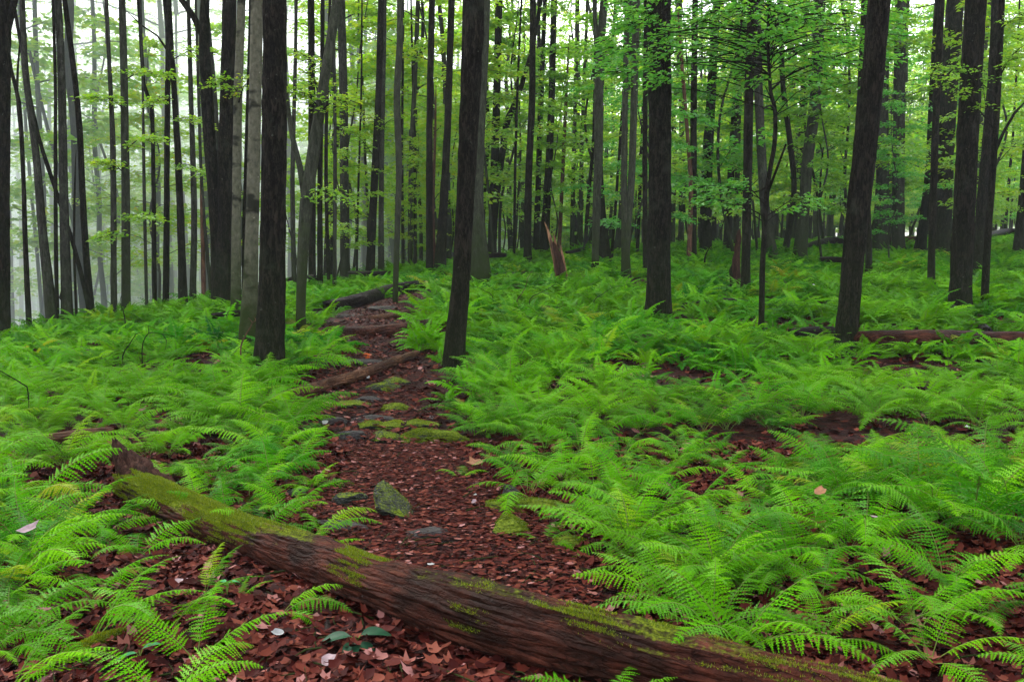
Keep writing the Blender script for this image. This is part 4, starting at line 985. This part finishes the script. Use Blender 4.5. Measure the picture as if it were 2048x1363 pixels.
def log(name, label, pts, mat, sides=22, rough=0.1, freq=3.5, along=3.0, seed=0.0, step=0.08, jag=0.5, moss=None, extra_lift=0.0, cat='fallen log', buried=0.15):
    """pts: (px, py centre, radius px)"""
    P = []; Rr = []
    for (px, py, r) in pts:
        rm = 0.1
        for _ in range(4): h = hit(px, py, rm * (1 - buried * 2) + extra_lift); rm = r * h.y / F
        P.append(h + Vector((0, 0, rm * (1 - buried * 2) + extra_lift))); Rr.append(rm)
    c = sum(P, Vector()) / len(P); q = oriented(P); qi = q.inverted()
    Pl = [qi @ (p_ - c) for p_ in P]
    PP, RR = smooth_path(Pl, Rr, step); ac = Acc(); tube(ac, PP, RR, sides, rough=rough, freq=freq, along=along, seed=seed, jag=jag)
    me = acc_mesh(ac, name, mat)
    if moss is not None:
        a = me.attributes.new('moss', 'FLOAT', 'POINT'); x0, x1 = Pl[0].x, Pl[-1].x
        co = np.zeros(len(me.vertices) * 3, np.float32); me.vertices.foreach_get('co', co); u = (co[::3] - x0) / (x1 - x0)
        a.data.foreach_set('value', np.interp(u, [m_[0] for m_ in moss], [m_[1] for m_ in moss]).astype(np.float32))
    o = link(name, me, loc=c); o.rotation_mode = 'QUATERNION'; o.rotation_quaternion = q
    if label: tag(o, label, cat)
    return o, P, Rr, c, q
# the big foreground log > broken_root, moss
mainpts = [(262,966,34),(330,1000,37),(480,1068,40),(620,1114,45),(760,1168,54),(1000,1240,72),(1300,1317,72),(1600,1392,71),(1900,1466,70),(2200,1545,64)]
lo, LP, LR, lc, lq = log('fallen_log', 'big fallen log across the foreground, mossy at left and bare red brown at right', mainpts, M['log_main'], sides=64, rough=0.15, freq=8, along=2.2, step=0.035, seed=2.0,
   moss=[(0, .26), (.16, .34), (.27, .22), (.33, -.05), (.42, -.36), (.62, -.34), (.75, -.2), (1, -.1)], buried=0.05)
# broken root / torn snag at its far left end
Ys = LP[0].y
sn = [at_y(330, 1000, Ys - .1), at_y(290, 970, Ys - .06), at_y(262, 940, Ys), at_y(242, 910, Ys + .02), at_y(229, 880, Ys + .04)]
qi = lq.inverted(); sl = [qi @ (p_ - lc) for p_ in sn]
PP, RR = smooth_path(sl, [.115, .115, .09, .055, .012], 0.03); ac = Acc(); tube(ac, PP, RR, 32, rough=.4, freq=7, along=5, seed=9, jag=.8)
link('broken_root', acc_mesh(ac, 'broken_root', M['rot']), lo)
# soft moss: thousands of tiny shoots on the upper side of the log's left half
def moss_tufts(me_obj, n, mat, test, h=(.005, .013), seed=1):
    me = me_obj.data; me.calc_loop_triangles()
    nv = len(me.vertices); co = np.zeros(nv * 3, np.float32); me.vertices.foreach_get('co', co); co = co.reshape(-1, 3)
    nt_ = len(me.loop_triangles); tv = np.zeros(nt_ * 3, np.int32); me.loop_triangles.foreach_get('vertices', tv); tv = tv.reshape(-1, 3)
    A, B, C_ = co[tv[:, 0]], co[tv[:, 1]], co[tv[:, 2]]; cr = np.cross(B - A, C_ - A); ar = np.linalg.norm(cr, axis=1); nm = cr / (ar[:, None] + 1e-9)
    mx = np.array(me_obj.matrix_basis.to_3x3() if me_obj.rotation_mode != 'QUATERNION' else me_obj.rotation_quaternion.to_matrix())
    nw = nm @ mx.T; wgt = ar * test((A + B + C_) / 3, nw); wgt /= wgt.sum()
    rs = np.random.RandomState(seed); t = rs.choice(nt_, n, p=wgt); u, v = rs.rand(2, n); k = u + v > 1; u[k] = 1 - u[k]; v[k] = 1 - v[k]
    P = A[t] + (B[t] - A[t]) * u[:, None] + (C_[t] - A[t]) * v[:, None]; Nn = unit(nm[t] + rs.normal(0, .55, (n, 3)))
    S = unit(np.cross(Nn, rs.normal(0, 1, (n, 3)))); hh = rs.uniform(*h, n)[:, None]
    V = np.stack([P - S * hh * .22 - nm[t] * .003, P + S * hh * .22 - nm[t] * .003, P + Nn * hh], 1).reshape(-1, 3)
    f = np.arange(n * 3).reshape(-1, 3)
    return link('moss', mesh('moss', V, f, mat), me_obj)
M['moss'] = leaf_mat('moss_shoot', [(0, (0.045, 0.09, 0.005)), (.5, (0.13, 0.19, 0.008)), (1, (0.3, 0.33, 0.012))], trans=.2, spec=.1)
x0 = (qi @ (LP[0] - lc)).x; x1 = (qi @ (LP[-1] - lc)).x
def mtest(c_, nw):
    u = (c_[:, 0] - x0) / (x1 - x0); nz = np.array([mn.fractal(Vector((a * 3, b_ * 6, d_ * 6)), .7, 2.2, 3) for a, b_, d_ in c_])
    lim = np.interp(u, [0, .1, .26, .31, .36, .6, .72, 1], [.15, .1, .25, .6, 1.0, 1.0, .8, .7])
    return np.clip((nw[:, 2] + nz * .9 - lim) * 2.2, 0, 1) ** 1.5 + 1e-6
moss_tufts(lo, 90000, M['moss'], mtest)
sides_twigs = Acc()

log('fallen_log', 'dark ridged log arching over the far end of the trail', [(655,612,11),(720,600,14),(770,584,13),(820,573,11),(875,568,8),(915,568,6)], M['log_dark'], rough=.12, freq=9, step=.08, seed=4, buried=.1)
log('fallen_log', 'flat dark log lying as a step across the trail', [(662,662,10),(720,664,12),(790,660,12),(850,650,11),(905,641,8)], M['log_bare'], rough=.15, seed=5)
log('fallen_log', 'small reddish branch piece on the far trail above the step log', [(738,637,6),(780,633,8),(826,624,7)], M['log_tan'], rough=.25, seed=6, cat='fallen branch')
log('fallen_log', 'tan brown pole lying diagonally across the trail', [(578,790,10),(640,772,12),(700,755,11),(750,738,10),(800,718,9),(835,706,6)], M['log_tan'], rough=.14, seed=7, buried=-.1, cat='fallen pole')
log('fallen_log', 'long red brown log without bark on the ferns at the right edge', [(1705,675,11),(1760,675,15),(1860,676,17),(1960,678,17),(2120,682,17)], M['log_bare'], rough=.1, seed=8, extra_lift=.16)
log('fallen_log', 'short black log stub left of the big leaning trunk', [(1582,668,11),(1620,664,12),(1665,662,10)], M['log_dark'], rough=.2, seed=9, extra_lift=.15)
log('fallen_log', 'brown log half buried in ferns at the left edge', [(40,893,15),(90,884,16),(150,872,13),(225,862,9)], M['log_tan'], rough=.12, seed=10, extra_lift=.12)
log('fallen_log', 'yellowish moss covered log running down to the trail from the big black trunk', [(566,642,10),(620,665,12),(670,684,12),(712,700,10)], M['log_moss'], rough=.15, seed=11, extra_lift=-.03)
log('fallen_log', 'dark log in the ferns between broad black trunk and crooked sapling', [(1370,612,7),(1440,604,8),(1512,606,6)], M['log_dark'], rough=.2, seed=12, extra_lift=.12)
log('fallen_log', 'dark sloping log in the ferns behind the long red log', [(1896,612,9),(1925,630,9),(1975,664,11)], M['log_dark'], rough=.2, seed=13, extra_lift=.12)
log('fallen_log', 'grey log lying in far ferns left of the big leaning trunk', [(1642,518,5),(1675,519,6),(1700,520,5)], M['log_dark'], rough=.15, seed=14, extra_lift=.35)
log('fallen_log', 'dark pile of a log beyond the hooked stem', [(1610,492,4),(1650,482,6),(1692,480,7)], M['log_dark'], rough=.25, seed=15, extra_lift=.4)
log('fallen_log', 'far dark log between the lone brown column and the right group', [(1745,482,5),(1790,478,6),(1835,478,5)], M['log_bare'], rough=.2, seed=16, extra_lift=.35)
log('fallen_log', 'far log touching the right edge behind the branching thin trunk', [(1975,470,5),(2010,463,6),(2070,457,6)], M['log_dark'], rough=.15, seed=17, extra_lift=.4)
log('fallen_log', 'dark log behind the spotted beech on the left', [(425,632,6),(460,628,7),(495,625,6)], M['log_dark'], rough=.2, seed=18, extra_lift=.25)
log('fallen_log', 'low dark log in ferns right of the flared grey trunk', [(978,512,4),(995,510,5),(1012,510,4)], M['log_dark'], rough=.2, seed=19, extra_lift=.35)
log('fallen_log', 'dark branch lying in the ferns right of the splintered stump', [(1132,505,3),(1155,500,4),(1178,494,3)], M['log_dark'], rough=.2, seed=20, extra_lift=.35, cat='fallen branch')
log('fallen_log', 'thin far log left of the forked tree foot', [(565,547,3),(600,548,4),(630,552,3)], M['log_dark'], rough=.2, seed=21, extra_lift=.35)
log('fallen_log', 'low dark log under the bluish column beyond the trail', [(700,545,4),(740,547,5),(780,545,4)], M['log_dark'], rough=.2, seed=22, extra_lift=.3)
lm = log('mossy_branch', 'thin mossy branch lying on brown leaves in the lower left', [(90,1342,9),(150,1305,13),(210,1276,13),(290,1258,10),(360,1238,8),(420,1215,6)], M['log_moss'], sides=14, rough=.25, seed=23, step=.03, cat='fallen branch', buried=.1)
moss_tufts(lm[0], 9000, M['moss'], lambda c_, nw: (nw[:, 2] > .0).astype(float) + 1e-6, seed=4)
log('wet_stick', 'black wet stick on the trail below the flat grey stone', [(805,1089,4),(850,1087,7),(900,1086,7),(945,1082,4)], M['log_dark'], sides=10, rough=.25, seed=24, step=.03, cat='stick')
log('wet_stick', 'second black stick near the foot of the moss stones', [(890,1053,4),(940,1051,5),(975,1048,3)], M['log_dark'], sides=8, rough=.25, seed=25, step=.03, cat='stick')
log('wet_stick', 'short black stick on the litter above the log, right of the trail', [(1105,1145,5),(1135,1150,5),(1170,1156,4)], M['log_dark'], sides=8, rough=.2, seed=26, step=.03, cat='stick')
log('wet_stick', 'dark crooked stick running down the litter in front of the log', [(640,1215,7),(655,1255,7),(630,1300,6),(600,1335,4)], M['log_dark'], sides=8, rough=.2, seed=27, step=.03, cat='stick')
log('wet_stick', 'dark stick below the black glossy leaves at the bottom', [(690,1345,4),(730,1340,5),(765,1320,4)], M['log_dark'], sides=8, rough=.2, seed=28, step=.03, cat='stick')

def up_twig(name, label, lines, mat, lift=.33, r=.009, cat='twig'):
    h = hit(lines[0][0][0], lines[0][0][1], lift); Y = h.y; b_ = Vector((h.x, h.y, float(gz(h.x, h.y)))); ac = Acc()
    for li, ln in enumerate(lines):
        P = [at_y(x, y, Y + 0.05 * k * (1 if li % 2 else -1)) - b_ for k, (x, y) in enumerate(ln)]
        if li == 0: P.insert(0, Vector((0, 0, .0)))
        rr_ = [r * (1 - .65 * i / (len(P) - 1)) * (1 if li == 0 else .7) for i in range(len(P))]
        PP, RR = smooth_path(P, rr_, .06); tube(ac, PP, RR, 6, rough=.15, freq=2, along=6, seed=li, cap=False)
    o = link(name, acc_mesh(ac, name, mat), loc=b_); tag(o, label, cat); return o
up_twig('dead_twig', 'single black twig slanting up from ferns left of the forked one', [[(245,712),(258,690),(272,668),(286,663)]], M['bark_dark'], r=.009)
up_twig('dead_twig', 'forked dead twig arching right above the ferns at left', [[(284,700),(286,685),(298,665),(325,668),(350,672)],[(298,665),(296,650)],[(325,668),(333,680),(330,700)]], M['bark_dark'], r=.008)
up_twig('dead_twig', 'dark thin branch poking from the ferns at the left edge', [[(54,773),(30,758),(2,742),(-20,730)]], M['bark_dark'], r=.007)
up_twig('dead_twig', 'pale pinkish twig standing before the spotted beech', [[(482,692),(494,665),(505,645),(497,635)],[(505,645),(512,640),(508,632)]], M['bark_red'], r=.012)
up_twig('dead_twig', 'pale curved twig in the ferns right of the central trunk', [[(1034,602),(1045,585),(1053,568),(1056,555),(1066,540)]], M['bark_red'], r=.008)
up_twig('dead_twig', 'thin bent branch arching over ferns left of the broad black trunk', [[(1188,602),(1205,588),(1225,575),(1250,570),(1262,566)],[(1225,575),(1215,565)]], M['bark_grey'], r=.007)
up_twig('dead_twig', 'thin dark twig over ferns right of the central trunk', [[(985,592),(970,582),(955,574),(935,572)]], M['bark_dark'], r=.009)
up_twig('dead_twig', 'straight thin twig crossing ferns below the splintered stump', [[(1060,598),(1075,588),(1100,576),(1112,565)]], M['bark_grey'], r=.01)
up_twig('dead_twig', 'leaning thin dark branch beside the rotten ground right of the peeling pole', [[(1410,515),(1416,500),(1424,488)]], M['bark_dark'], r=.03)
up_twig('dead_twig', 'fine dark twig on the crest in front of the mossy misty trunk', [[(250,640),(246,620),(240,605),(243,590)],[(246,620),(256,606)]], M['bark_dark'], r=.012)

# splintered stump and rotten stub
def splinters(name, label, base, pieces, mat):
    h = hit(*base, .3); Y = h.y; b_ = Vector((h.x, h.y, float(gz(h.x, h.y)))); root = link(name, None, loc=b_); tag(root, label, 'stump')
    for k, (nm_, pts, r, m_) in enumerate(pieces):
        P = [at_y(x, y, Y + .03 * ((k * 7) % 5 - 2)) - b_ for x, y in pts]; P.insert(0, Vector((P[0].x, P[0].y, -.05)))
        rr_ = [q * Y / F for q in r]; rr_.insert(0, rr_[0]); PP, RR = smooth_path(P, rr_, .05); ac = Acc(); tube(ac, PP, RR, 12, rough=.45, freq=5, along=2, seed=k * 3.1, jag=1.0)
        link(nm_, acc_mesh(ac, nm_, M[m_]), root)
M['tanwood'] = bark_mat('splintered_tan_wood', (0.10, 0.045, 0.028), (0.30, 0.15, 0.09), None, ridge=0.5)
splinters('splintered_stump', 'pointed splintered tan and reddish stump standing in ferns near the centre', (1122,555), [
  ('stump_body', [(1124,556),(1119,535),(1114,512),(1110,495),(1106,484)], [11,10,8,5,1], 'rot'),
  ('splinter', [(1131,552),(1127,525),(1123,502),(1121,490)], [4,3,2,1], 'tanwood'),
  ('splinter', [(1113,545),(1107,505),(1098,468),(1089,444)], [4,4,2.5,.6], 'tanwood'),
  ('splinter', [(1120,550),(1115,515),(1110,480),(1107,468)], [4,3.5,2,.5], 'tanwood'),
  ('splinter', [(1126,552),(1121,525),(1117,500)], [4,3,.5], 'bark_red'),
  ('splinter', [(1111,530),(1104,492),(1100,474)], [3,2.5,.5], 'bark_red'),
  ('splinter', [(1117,545),(1112,510),(1108,484)], [3,3,1], 'bark_dark')], None)
splinters('rotten_stub', 'rotten brown stub leaning on the straight black trunk', (1474,556), [
  ('stump_body', [(1474,558),(1472,530),(1474,500),(1477,475),(1478,460)], [8,8,6,5,2], 'rot'),
  ('splinter', [(1468,556),(1466,540),(1468,525)], [7,6,2], 'bark_dark')], None)

# ------------------------------------------------------------------ stones
def rock(name, label, px, py, dims, mat, seed, planes=(), rot=0, sink=.25, moss=None, cat='stone', tufts=0):
    bm = bmesh.new(); bmesh.ops.create_icosphere(bm, subdivisions=5, radius=1); rr = random.Random(seed)
    pl = [(Vector(p[:3]).normalized(), p[3]) for p in planes] or [(Vector((rr.uniform(-1, 1), rr.uniform(-1, 1), rr.uniform(-.3, 1))).normalized(), rr.uniform(.55, .85)) for _ in range(9)]
    for v in bm.verts:
        for n, d in pl:
            k = v.co.dot(n) - d
            if k > 0: v.co -= n * k * 0.93
        q = mn.fractal(v.co * 2.2 + Vector((seed, 0, 0)), .8, 2.1, 4); v.co *= 1 + .09 * q
        v.co = Vector((v.co.x * dims[0], v.co.y * dims[1], v.co.z * dims[2]))
    me = bpy.data.meshes.new(name); bm.to_mesh(me); bm.free(); me.materials.append(mat); me.polygons.foreach_set('use_smooth', np.ones(len(me.polygons), bool))
    if moss is not None:
        a = me.attributes.new('moss', 'FLOAT', 'POINT'); a.data.foreach_set('value', np.full(len(me.vertices), moss, np.float32))
    h = hit(px, py, dims[2] * .3); o = link(name, me, loc=(h.x, h.y, float(gz(h.x, h.y)) + dims[2] * (1 - sink * 2) * .6), rot=(0, 0, rot)); tag(o, label, cat)
    if tufts: moss_tufts(o, tufts, M['moss'], lambda c_, nw: (nw[:, 2] > .15).astype(float) * (np.array([mn.noise(Vector(c__) * 9) for c__ in c_]) > -.15) + 1e-6, seed=seed, h=(.005, .013))
    return o
# wedge-shaped rock tilted beside the trail: built from its own outline
def wedge():
    Y = hit(790, 1030, 0).y; b_ = hit(790, 1030, 0)
    A = [at_y(752, 965, Y + .05), at_y(768, 958, Y + .12), at_y(834, 1025, Y + .1), at_y(836, 1034, Y - .02), at_y(808, 1036, Y - .12), at_y(752, 1015, Y - .1), at_y(746, 985, Y), at_y(800, 985, Y + .3), at_y(790, 1045, Y - .05), at_y(760, 1040, Y + .3), at_y(840, 1040, Y + .2)]
    bm = bmesh.new()
    for p in A: bm.verts.new(p - b_)
    bmesh.ops.convex_hull(bm, input=bm.verts); bmesh.ops.triangulate(bm, faces=bm.faces)
    bmesh.ops.bevel(bm, geom=bm.edges[:], offset=.012, segments=2, affect='EDGES', profile=.6)
    bmesh.ops.triangulate(bm, faces=bm.faces)
    bmesh.ops.subdivide_edges(bm, edges=bm.edges[:], cuts=3, use_grid_fill=True)
    for v in bm.verts: v.co += v.normal * .012 * mn.fractal(v.co * 14, .8, 2.1, 4)
    me = bpy.data.meshes.new('rock'); bm.to_mesh(me); bm.free(); me.materials.append(M['stone_moss']); me.polygons.foreach_set('use_smooth', np.ones(len(me.polygons), bool))
    a = me.attributes.new('moss', 'FLOAT', 'POINT'); a.data.foreach_set('value', np.full(len(me.vertices), -.15, np.float32))
    o = link('rock', me, loc=b_); tag(o, 'wedge shaped mossy rock standing tilted at the trail edge', 'rock')
    moss_tufts(o, 1800, M['moss'], lambda c_, nw: ((nw[:, 2] > -.3) & (nw[:, 1] < .3)).astype(float) * (np.array([mn.noise(Vector(c__) * 7) for c__ in c_]) > -.1) + 1e-6, seed=31, h=(.004, .010))
wedge()
ROCKS = [
 ('flat grey stone lying in the trail above the black stick', 845, 1066, (.12,.08,.025), 'stone', 1, -.5, 0),
 ('long low moss mound at the right edge of the trail', 875, 876, (.25,.13,.07), 'stone_moss', 2, .5, 7000),
 ('round moss topped stone below the long flat one', 1022, 1056, (.10,.09,.06), 'stone_moss', 3, .15, 2500),
 ('long flat mossy stone right of the trail', 1090, 1018, (.30,.10,.045), 'stone_moss', 4, .35, 6000),
 ('small stone wholly covered by moss under a fern', 1150, 1090, (.10,.05,.035), 'stone_moss', 5, .3, 1200),
 ('long dark stone embedded across the trail', 745, 838, (.2,.1,.04), 'stone', 6, .0, 0),
 ('oval mossy stone, left one of three in a row on the trail', 738, 852, (.12,.09,.04), 'stone_moss', 7, .1, 900),
 ('oval mossy stone, middle one of three in a row on the trail', 785, 852, (.14,.1,.04), 'stone_moss', 8, .2, 1200),
 ('oval mossy stone, right one of three in a row on the trail', 835, 852, (.17,.1,.05), 'stone_moss', 9, .25, 1600),
 ('rounded greenish stone below the row of three', 774, 876, (.11,.1,.05), 'stone_moss', 10, -.1, 500),
 ('dark pointed stone at the left trail edge', 697, 873, (.12,.08,.05), 'stone', 11, -.3, 0),
 ('dark stone left of the row beneath a white leaf', 662, 843, (.12,.08,.05), 'stone', 12, -.1, 0),
 ('large mossy stone in the trail under the tan pole', 765, 776, (.16,.1,.06), 'stone_moss', 13, -.05, 700),
 ('low stone right of the mossy one under the tan pole', 790, 765, (.14,.1,.06), 'stone_moss', 14, -.1, 500),
 ('grey flat stone in the middle of the trail', 745, 800, (.14,.1,.03), 'stone', 15, -.3, 0),
 ('long pale green flat stone at the left side of the trail', 696, 808, (.2,.1,.03), 'stone_moss', 16, -.1, 500),
 ('mossy stone at the fern edge right of the trail', 793, 817, (.13,.1,.06), 'stone_moss', 17, .05, 700),
 ('flat grey slab in the trail just above the tan pole', 715, 724, (.26,.14,.04), 'stone', 18, -.2, 0),
 ('pale flat slab at the trail top beside the step log', 700, 633, (.26,.2,.04), 'stone', 19, -.4, 0),
 ('grey slab where the trail ends under the ridged log', 765, 618, (.32,.24,.05), 'stone', 20, -.4, 0),
 ('small grey stone among ferns left of the trail', 592, 988, (.07,.05,.035), 'stone', 21, -.6, 0),
 ('dark long stone half buried left of the flat grey one', 680, 1052, (.16,.06,.03), 'stone', 22, -.3, 0),
 ('bluish stone leaning on its edge right of the trail', 1022, 990, (.06,.05,.06), 'stone', 23, -.6, 0),
 ('dark stone behind the wedge shaped rock', 700, 1000, (.09,.08,.05), 'stone_moss', 24, -.2, 300),
]
for (lab, px, py, d, m_, sd_, ms, tf) in ROCKS:
    rock('stone', lab, px, py, (d[0] * 1.2, d[1] * 1.2, d[2] * 1.15), M[m_], sd_, rot=R.uniform(-.3, .3), moss=ms, tufts=tf)
for k, (px, py) in enumerate([(900,905),(985,860),(1010,900),(930,845),(640,900),(1180,1120),(1290,1100),(960,1100),(1060,1180),(760,930),(560,1010),(820,1140),(720,1095),(985,1150)]):
    pass

# ------------------------------------------------------------------ single leaves that catch the eye
def flat_mat(name, c, rough=.4, spec=.5):
    m, t = new_mat(name); L = t.links.new; tc = N(t, 'ShaderNodeTexCoord'); n = N(t, 'ShaderNodeTexNoise', i_Scale=40.0, i_Detail=3.0); L(tc.outputs['Object'], n.inputs['Vector'])
    r = ramp(t, [(.35, tuple(x * .65 for x in c)), (.65, c)]); L(n.outputs[0], r.inputs[0])
    p = N(t, 'ShaderNodeBsdfPrincipled', i_Roughness=max(.5, rough)); L(r.outputs[0], p.inputs['Base Color']); p.inputs['Specular IOR Level'].default_value = spec * .25
    o = N(t, 'ShaderNodeOutputMaterial'); L(p.outputs[0], o.inputs[0]); return m
M['pale'] = flat_mat('pale_leaf', (.34, .34, .33)); M['pink'] = flat_mat('pinkish_leaf', (.26, .18, .19)); M['yel'] = flat_mat('yellow_leaf', (.36, .30, .04)); M['tanl'] = flat_mat('tan_leaf', (.25, .11, .05))
M['orange'] = flat_mat('orange_leaf', (.5, .09, .015)); M['gloss'] = flat_mat('glossy_dark_leaf', (.008, .05, .02), .22); M['greenl'] = flat_mat('fresh_green_leaf', (.04, .24, .07), .35)
LEAVES = [
 ('white underside of a leaf lying on the trail below the tan pole', 737, 758, .05, 'pale', 0), ('white leaf on the dark stone at the left trail edge', 650, 848, .06, 'pale', 0),
 ('white leaf at the fern edge right of the stone row', 862, 836, .04, 'pale', 0), ('white leaf beyond the right end of the tan pole', 857, 714, .07, 'pale', 0),
 ('white leaf on the trail just above the foreground log', 862, 1134, .035, 'pale', 0), ('small white leaf right of the trail by the moss stones', 950, 994, .03, 'pale', 0),
 ('pinkish white leaf below the small white one', 948, 1008, .035, 'pink', 0), ('pale pink leaf standing in the ferns at the left edge', 58, 1064, .06, 'pink', .3),
 ('pale leaf on the brown litter in front of the log', 655, 1330, .06, 'pink', 0), ('yellow leaf among the ferns above the log at right', 1440, 1066, .07, 'yel', 0),
 ('tan oak leaf on the litter right of the trail', 1272, 1084, .07, 'tanl', 0), ('red brown oak leaf caught in the ferns at right', 1640, 990, .07, 'tanl', .3),
 ('pale leaf caught in the dense ferns at right', 1745, 1042, .05, 'pink', .28), ('white curled leaf in ferns near the right edge', 1935, 858, .04, 'pale', .3),
 ('white speck of a leaf on the ferns left of the big leaning trunk', 1627, 571, .07, 'pale', .4), ('pale leaf under the fern at lower left of the log', 362, 1170, .06, 'pink', 0),
 ('orange leaf at the moss stones', 1020, 1084, .03, 'orange', 0), ('long tan torn leaf at the right trail edge', 950, 930, .09, 'tanl', .02),
 ('white leaf on the litter at the bottom left centre', 556, 1274, .035, 'pale', 0), ('orange leaf at the trail edge above the tan pole', 712, 690, .12, 'orange', 0),
 ('second orange leaf lower on the same trail edge', 735, 712, .1, 'orange', 0), ('pinkish leaf at the lower right corner litter', 1985, 1250, .07, 'tanl', 0)]
for k, (lab, px, py, s, m_, lift) in enumerate(LEAVES):
    h = hit(px, py, lift + .02); h.z += lift + .035
    v, f = litter_leaf(1, np.zeros((1, 3)), np.array([s]), np.random.RandomState(k + 60), lobes=k % 3 != 0)
    o = link('fallen_leaf', mesh('fallen_leaf', v, f, M[m_]), loc=h, rot=(math.radians(12), 0, 0)); tag(o, lab, 'leaf')
def broad_plant(name, label, px, py, mat, leaves, lift=0.0, cat='seedling'):
    h = hit(px, py, lift); ac = Acc(); tw = Acc()
    for (azd, el, L, wd, zoff) in leaves:
        a = math.radians(azd); d = Vector((math.cos(a) * math.cos(math.radians(el)), math.sin(a) * math.cos(math.radians(el)), math.sin(math.radians(el))))
        sd = Vector((-math.sin(a), math.cos(a), 0)); n = d.cross(sd) * -1
        K = 9; rows = []
        for i in range(K):
            t = i / (K - 1); wv = L * wd * math.sin(math.pi * t ** .8) ** .8 if 0 < t < 1 else 0.0015
            c = Vector((0, 0, zoff)) + d * (L * (t + .15)) - Vector((0, 0, 1)) * L * .35 * t * t
            rows.append([c + sd * wv + Vector((0, 0, wv * .25)), c + sd * wv * .5 + Vector((0, 0, wv * .02)), c, c - sd * wv * .5 + Vector((0, 0, wv * .02)), c - sd * wv + Vector((0, 0, wv * .25))])
        V = np.array([[list(p) for p in r_] for r_ in rows]).reshape(-1, 3); i = (np.arange(K - 1)[:, None] * 5 + np.arange(4)[None]).ravel()
        ac.add(V, np.stack([i, i + 1, i + 6, i + 5], -1))
        tube(tw, [Vector((0, 0, zoff * .5)), Vector((0, 0, zoff)) + d * L * .15], [.003, .002], 5, cap=False)
    tube(tw, [Vector((0, 0, -.02)), Vector((0, 0, max(l_[4] for l_ in leaves)))], [.004, .003], 5, cap=False)
    root = link(name, None, loc=h); tag(root, label, cat); link('leaves', acc_mesh(ac, 'leaves', mat), root); link('stem', acc_mesh(tw, 'stem', M['fern_stem']), root)
broad_plant('dark_leaf_plant', 'low plant of three glossy dark leaves on litter before the log', 712, 1296, M['gloss'], [(195,8,.13,.3,.05),(15,10,.13,.32,.05),(265,-5,.12,.28,.04),(320,-5,.1,.3,.03)], cat='plant')
broad_plant('seedling', 'blue green seedling with pointed leaves among ferns at right', 1408, 1062, M['greenl'], [(10,5,.09,.22,.12),(170,12,.06,.22,.12),(255,0,.06,.25,.10),(60,40,.04,.2,.12)])
broad_plant('seedling', 'small green seedling left of the trail near the fern edge', 455, 1200, M['greenl'], [(150,15,.05,.3,.08),(20,15,.05,.3,.08)])
broad_plant('seedling', 'pale green seedling leaves on the bare litter at the bottom left', 280, 1330, M['greenl'], [(30,20,.08,.2,.06),(200,5,.07,.22,.05)])

# ------------------------------------------------------------------ air
def build_haze():
    m, t = new_mat('forest_mist'); v = N(t, 'ShaderNodeVolumePrincipled'); v.inputs['Density'].default_value = HAZE; v.inputs['Color'].default_value = (0.86, 0.93, 0.97, 1)
    v.inputs['Anisotropy'].default_value = 0.1
    o = N(t, 'ShaderNodeOutputMaterial'); t.links.new(v.outputs[0], o.inputs['Volume'])
    x0, x1, y0, y1, z0, z1 = -231, 231, -26, 281, -32, 32
    vs = [(a, b_, c) for a in (x0, x1) for b_ in (y0, y1) for c in (z0, z1)]
    fs = [(0, 1, 3, 2), (4, 6, 7, 5), (0, 4, 5, 1), (2, 3, 7, 6), (0, 2, 6, 4), (1, 5, 7, 3)]
    o = link('haze', mesh('haze', vs, fs, m)); tag(o, 'thin pale mist hanging through the whole forest', 'haze', kind='stuff')
build_haze()
def build_mist():
    m, t = new_mat('valley_mist'); v = N(t, 'ShaderNodeVolumePrincipled'); v.inputs['Density'].default_value = 0.024; v.inputs['Color'].default_value = (0.90, 0.95, 0.98, 1)
    o = N(t, 'ShaderNodeOutputMaterial'); t.links.new(v.outputs[0], o.inputs['Volume'])
    A = Vector((-10.5, 16.5)); n_ = Vector((-0.93, 0.36)); d_ = Vector((0.36, 0.93))
    fp_ = [A + n_ * 3.5 + d_ * 2, A + n_ * 3.5 + d_ * 22, A + n_ * 8 + d_ * 45, A + n_ * 10 + d_ * 75, A + n_ * 120 + d_ * 120, Vector((-170, 60)), Vector((-90, 8)), A + n_ * 16 - d_ * 8]
    k = len(fp_); vs = [(p.x, p.y, -30) for p in fp_] + [(p.x * 1.02 - .4, p.y * 1.02 + .4, 24.0) for p in fp_]
    fs = [tuple(range(k))[::-1], tuple(range(k, 2 * k))] + [(i, (i + 1) % k, k + (i + 1) % k, k + i) for i in range(k)]
    o = link('haze', mesh('haze', vs, fs, m)); tag(o, 'thicker white mist filling the hollow beyond the crest at left', 'mist', kind='stuff')
build_mist()
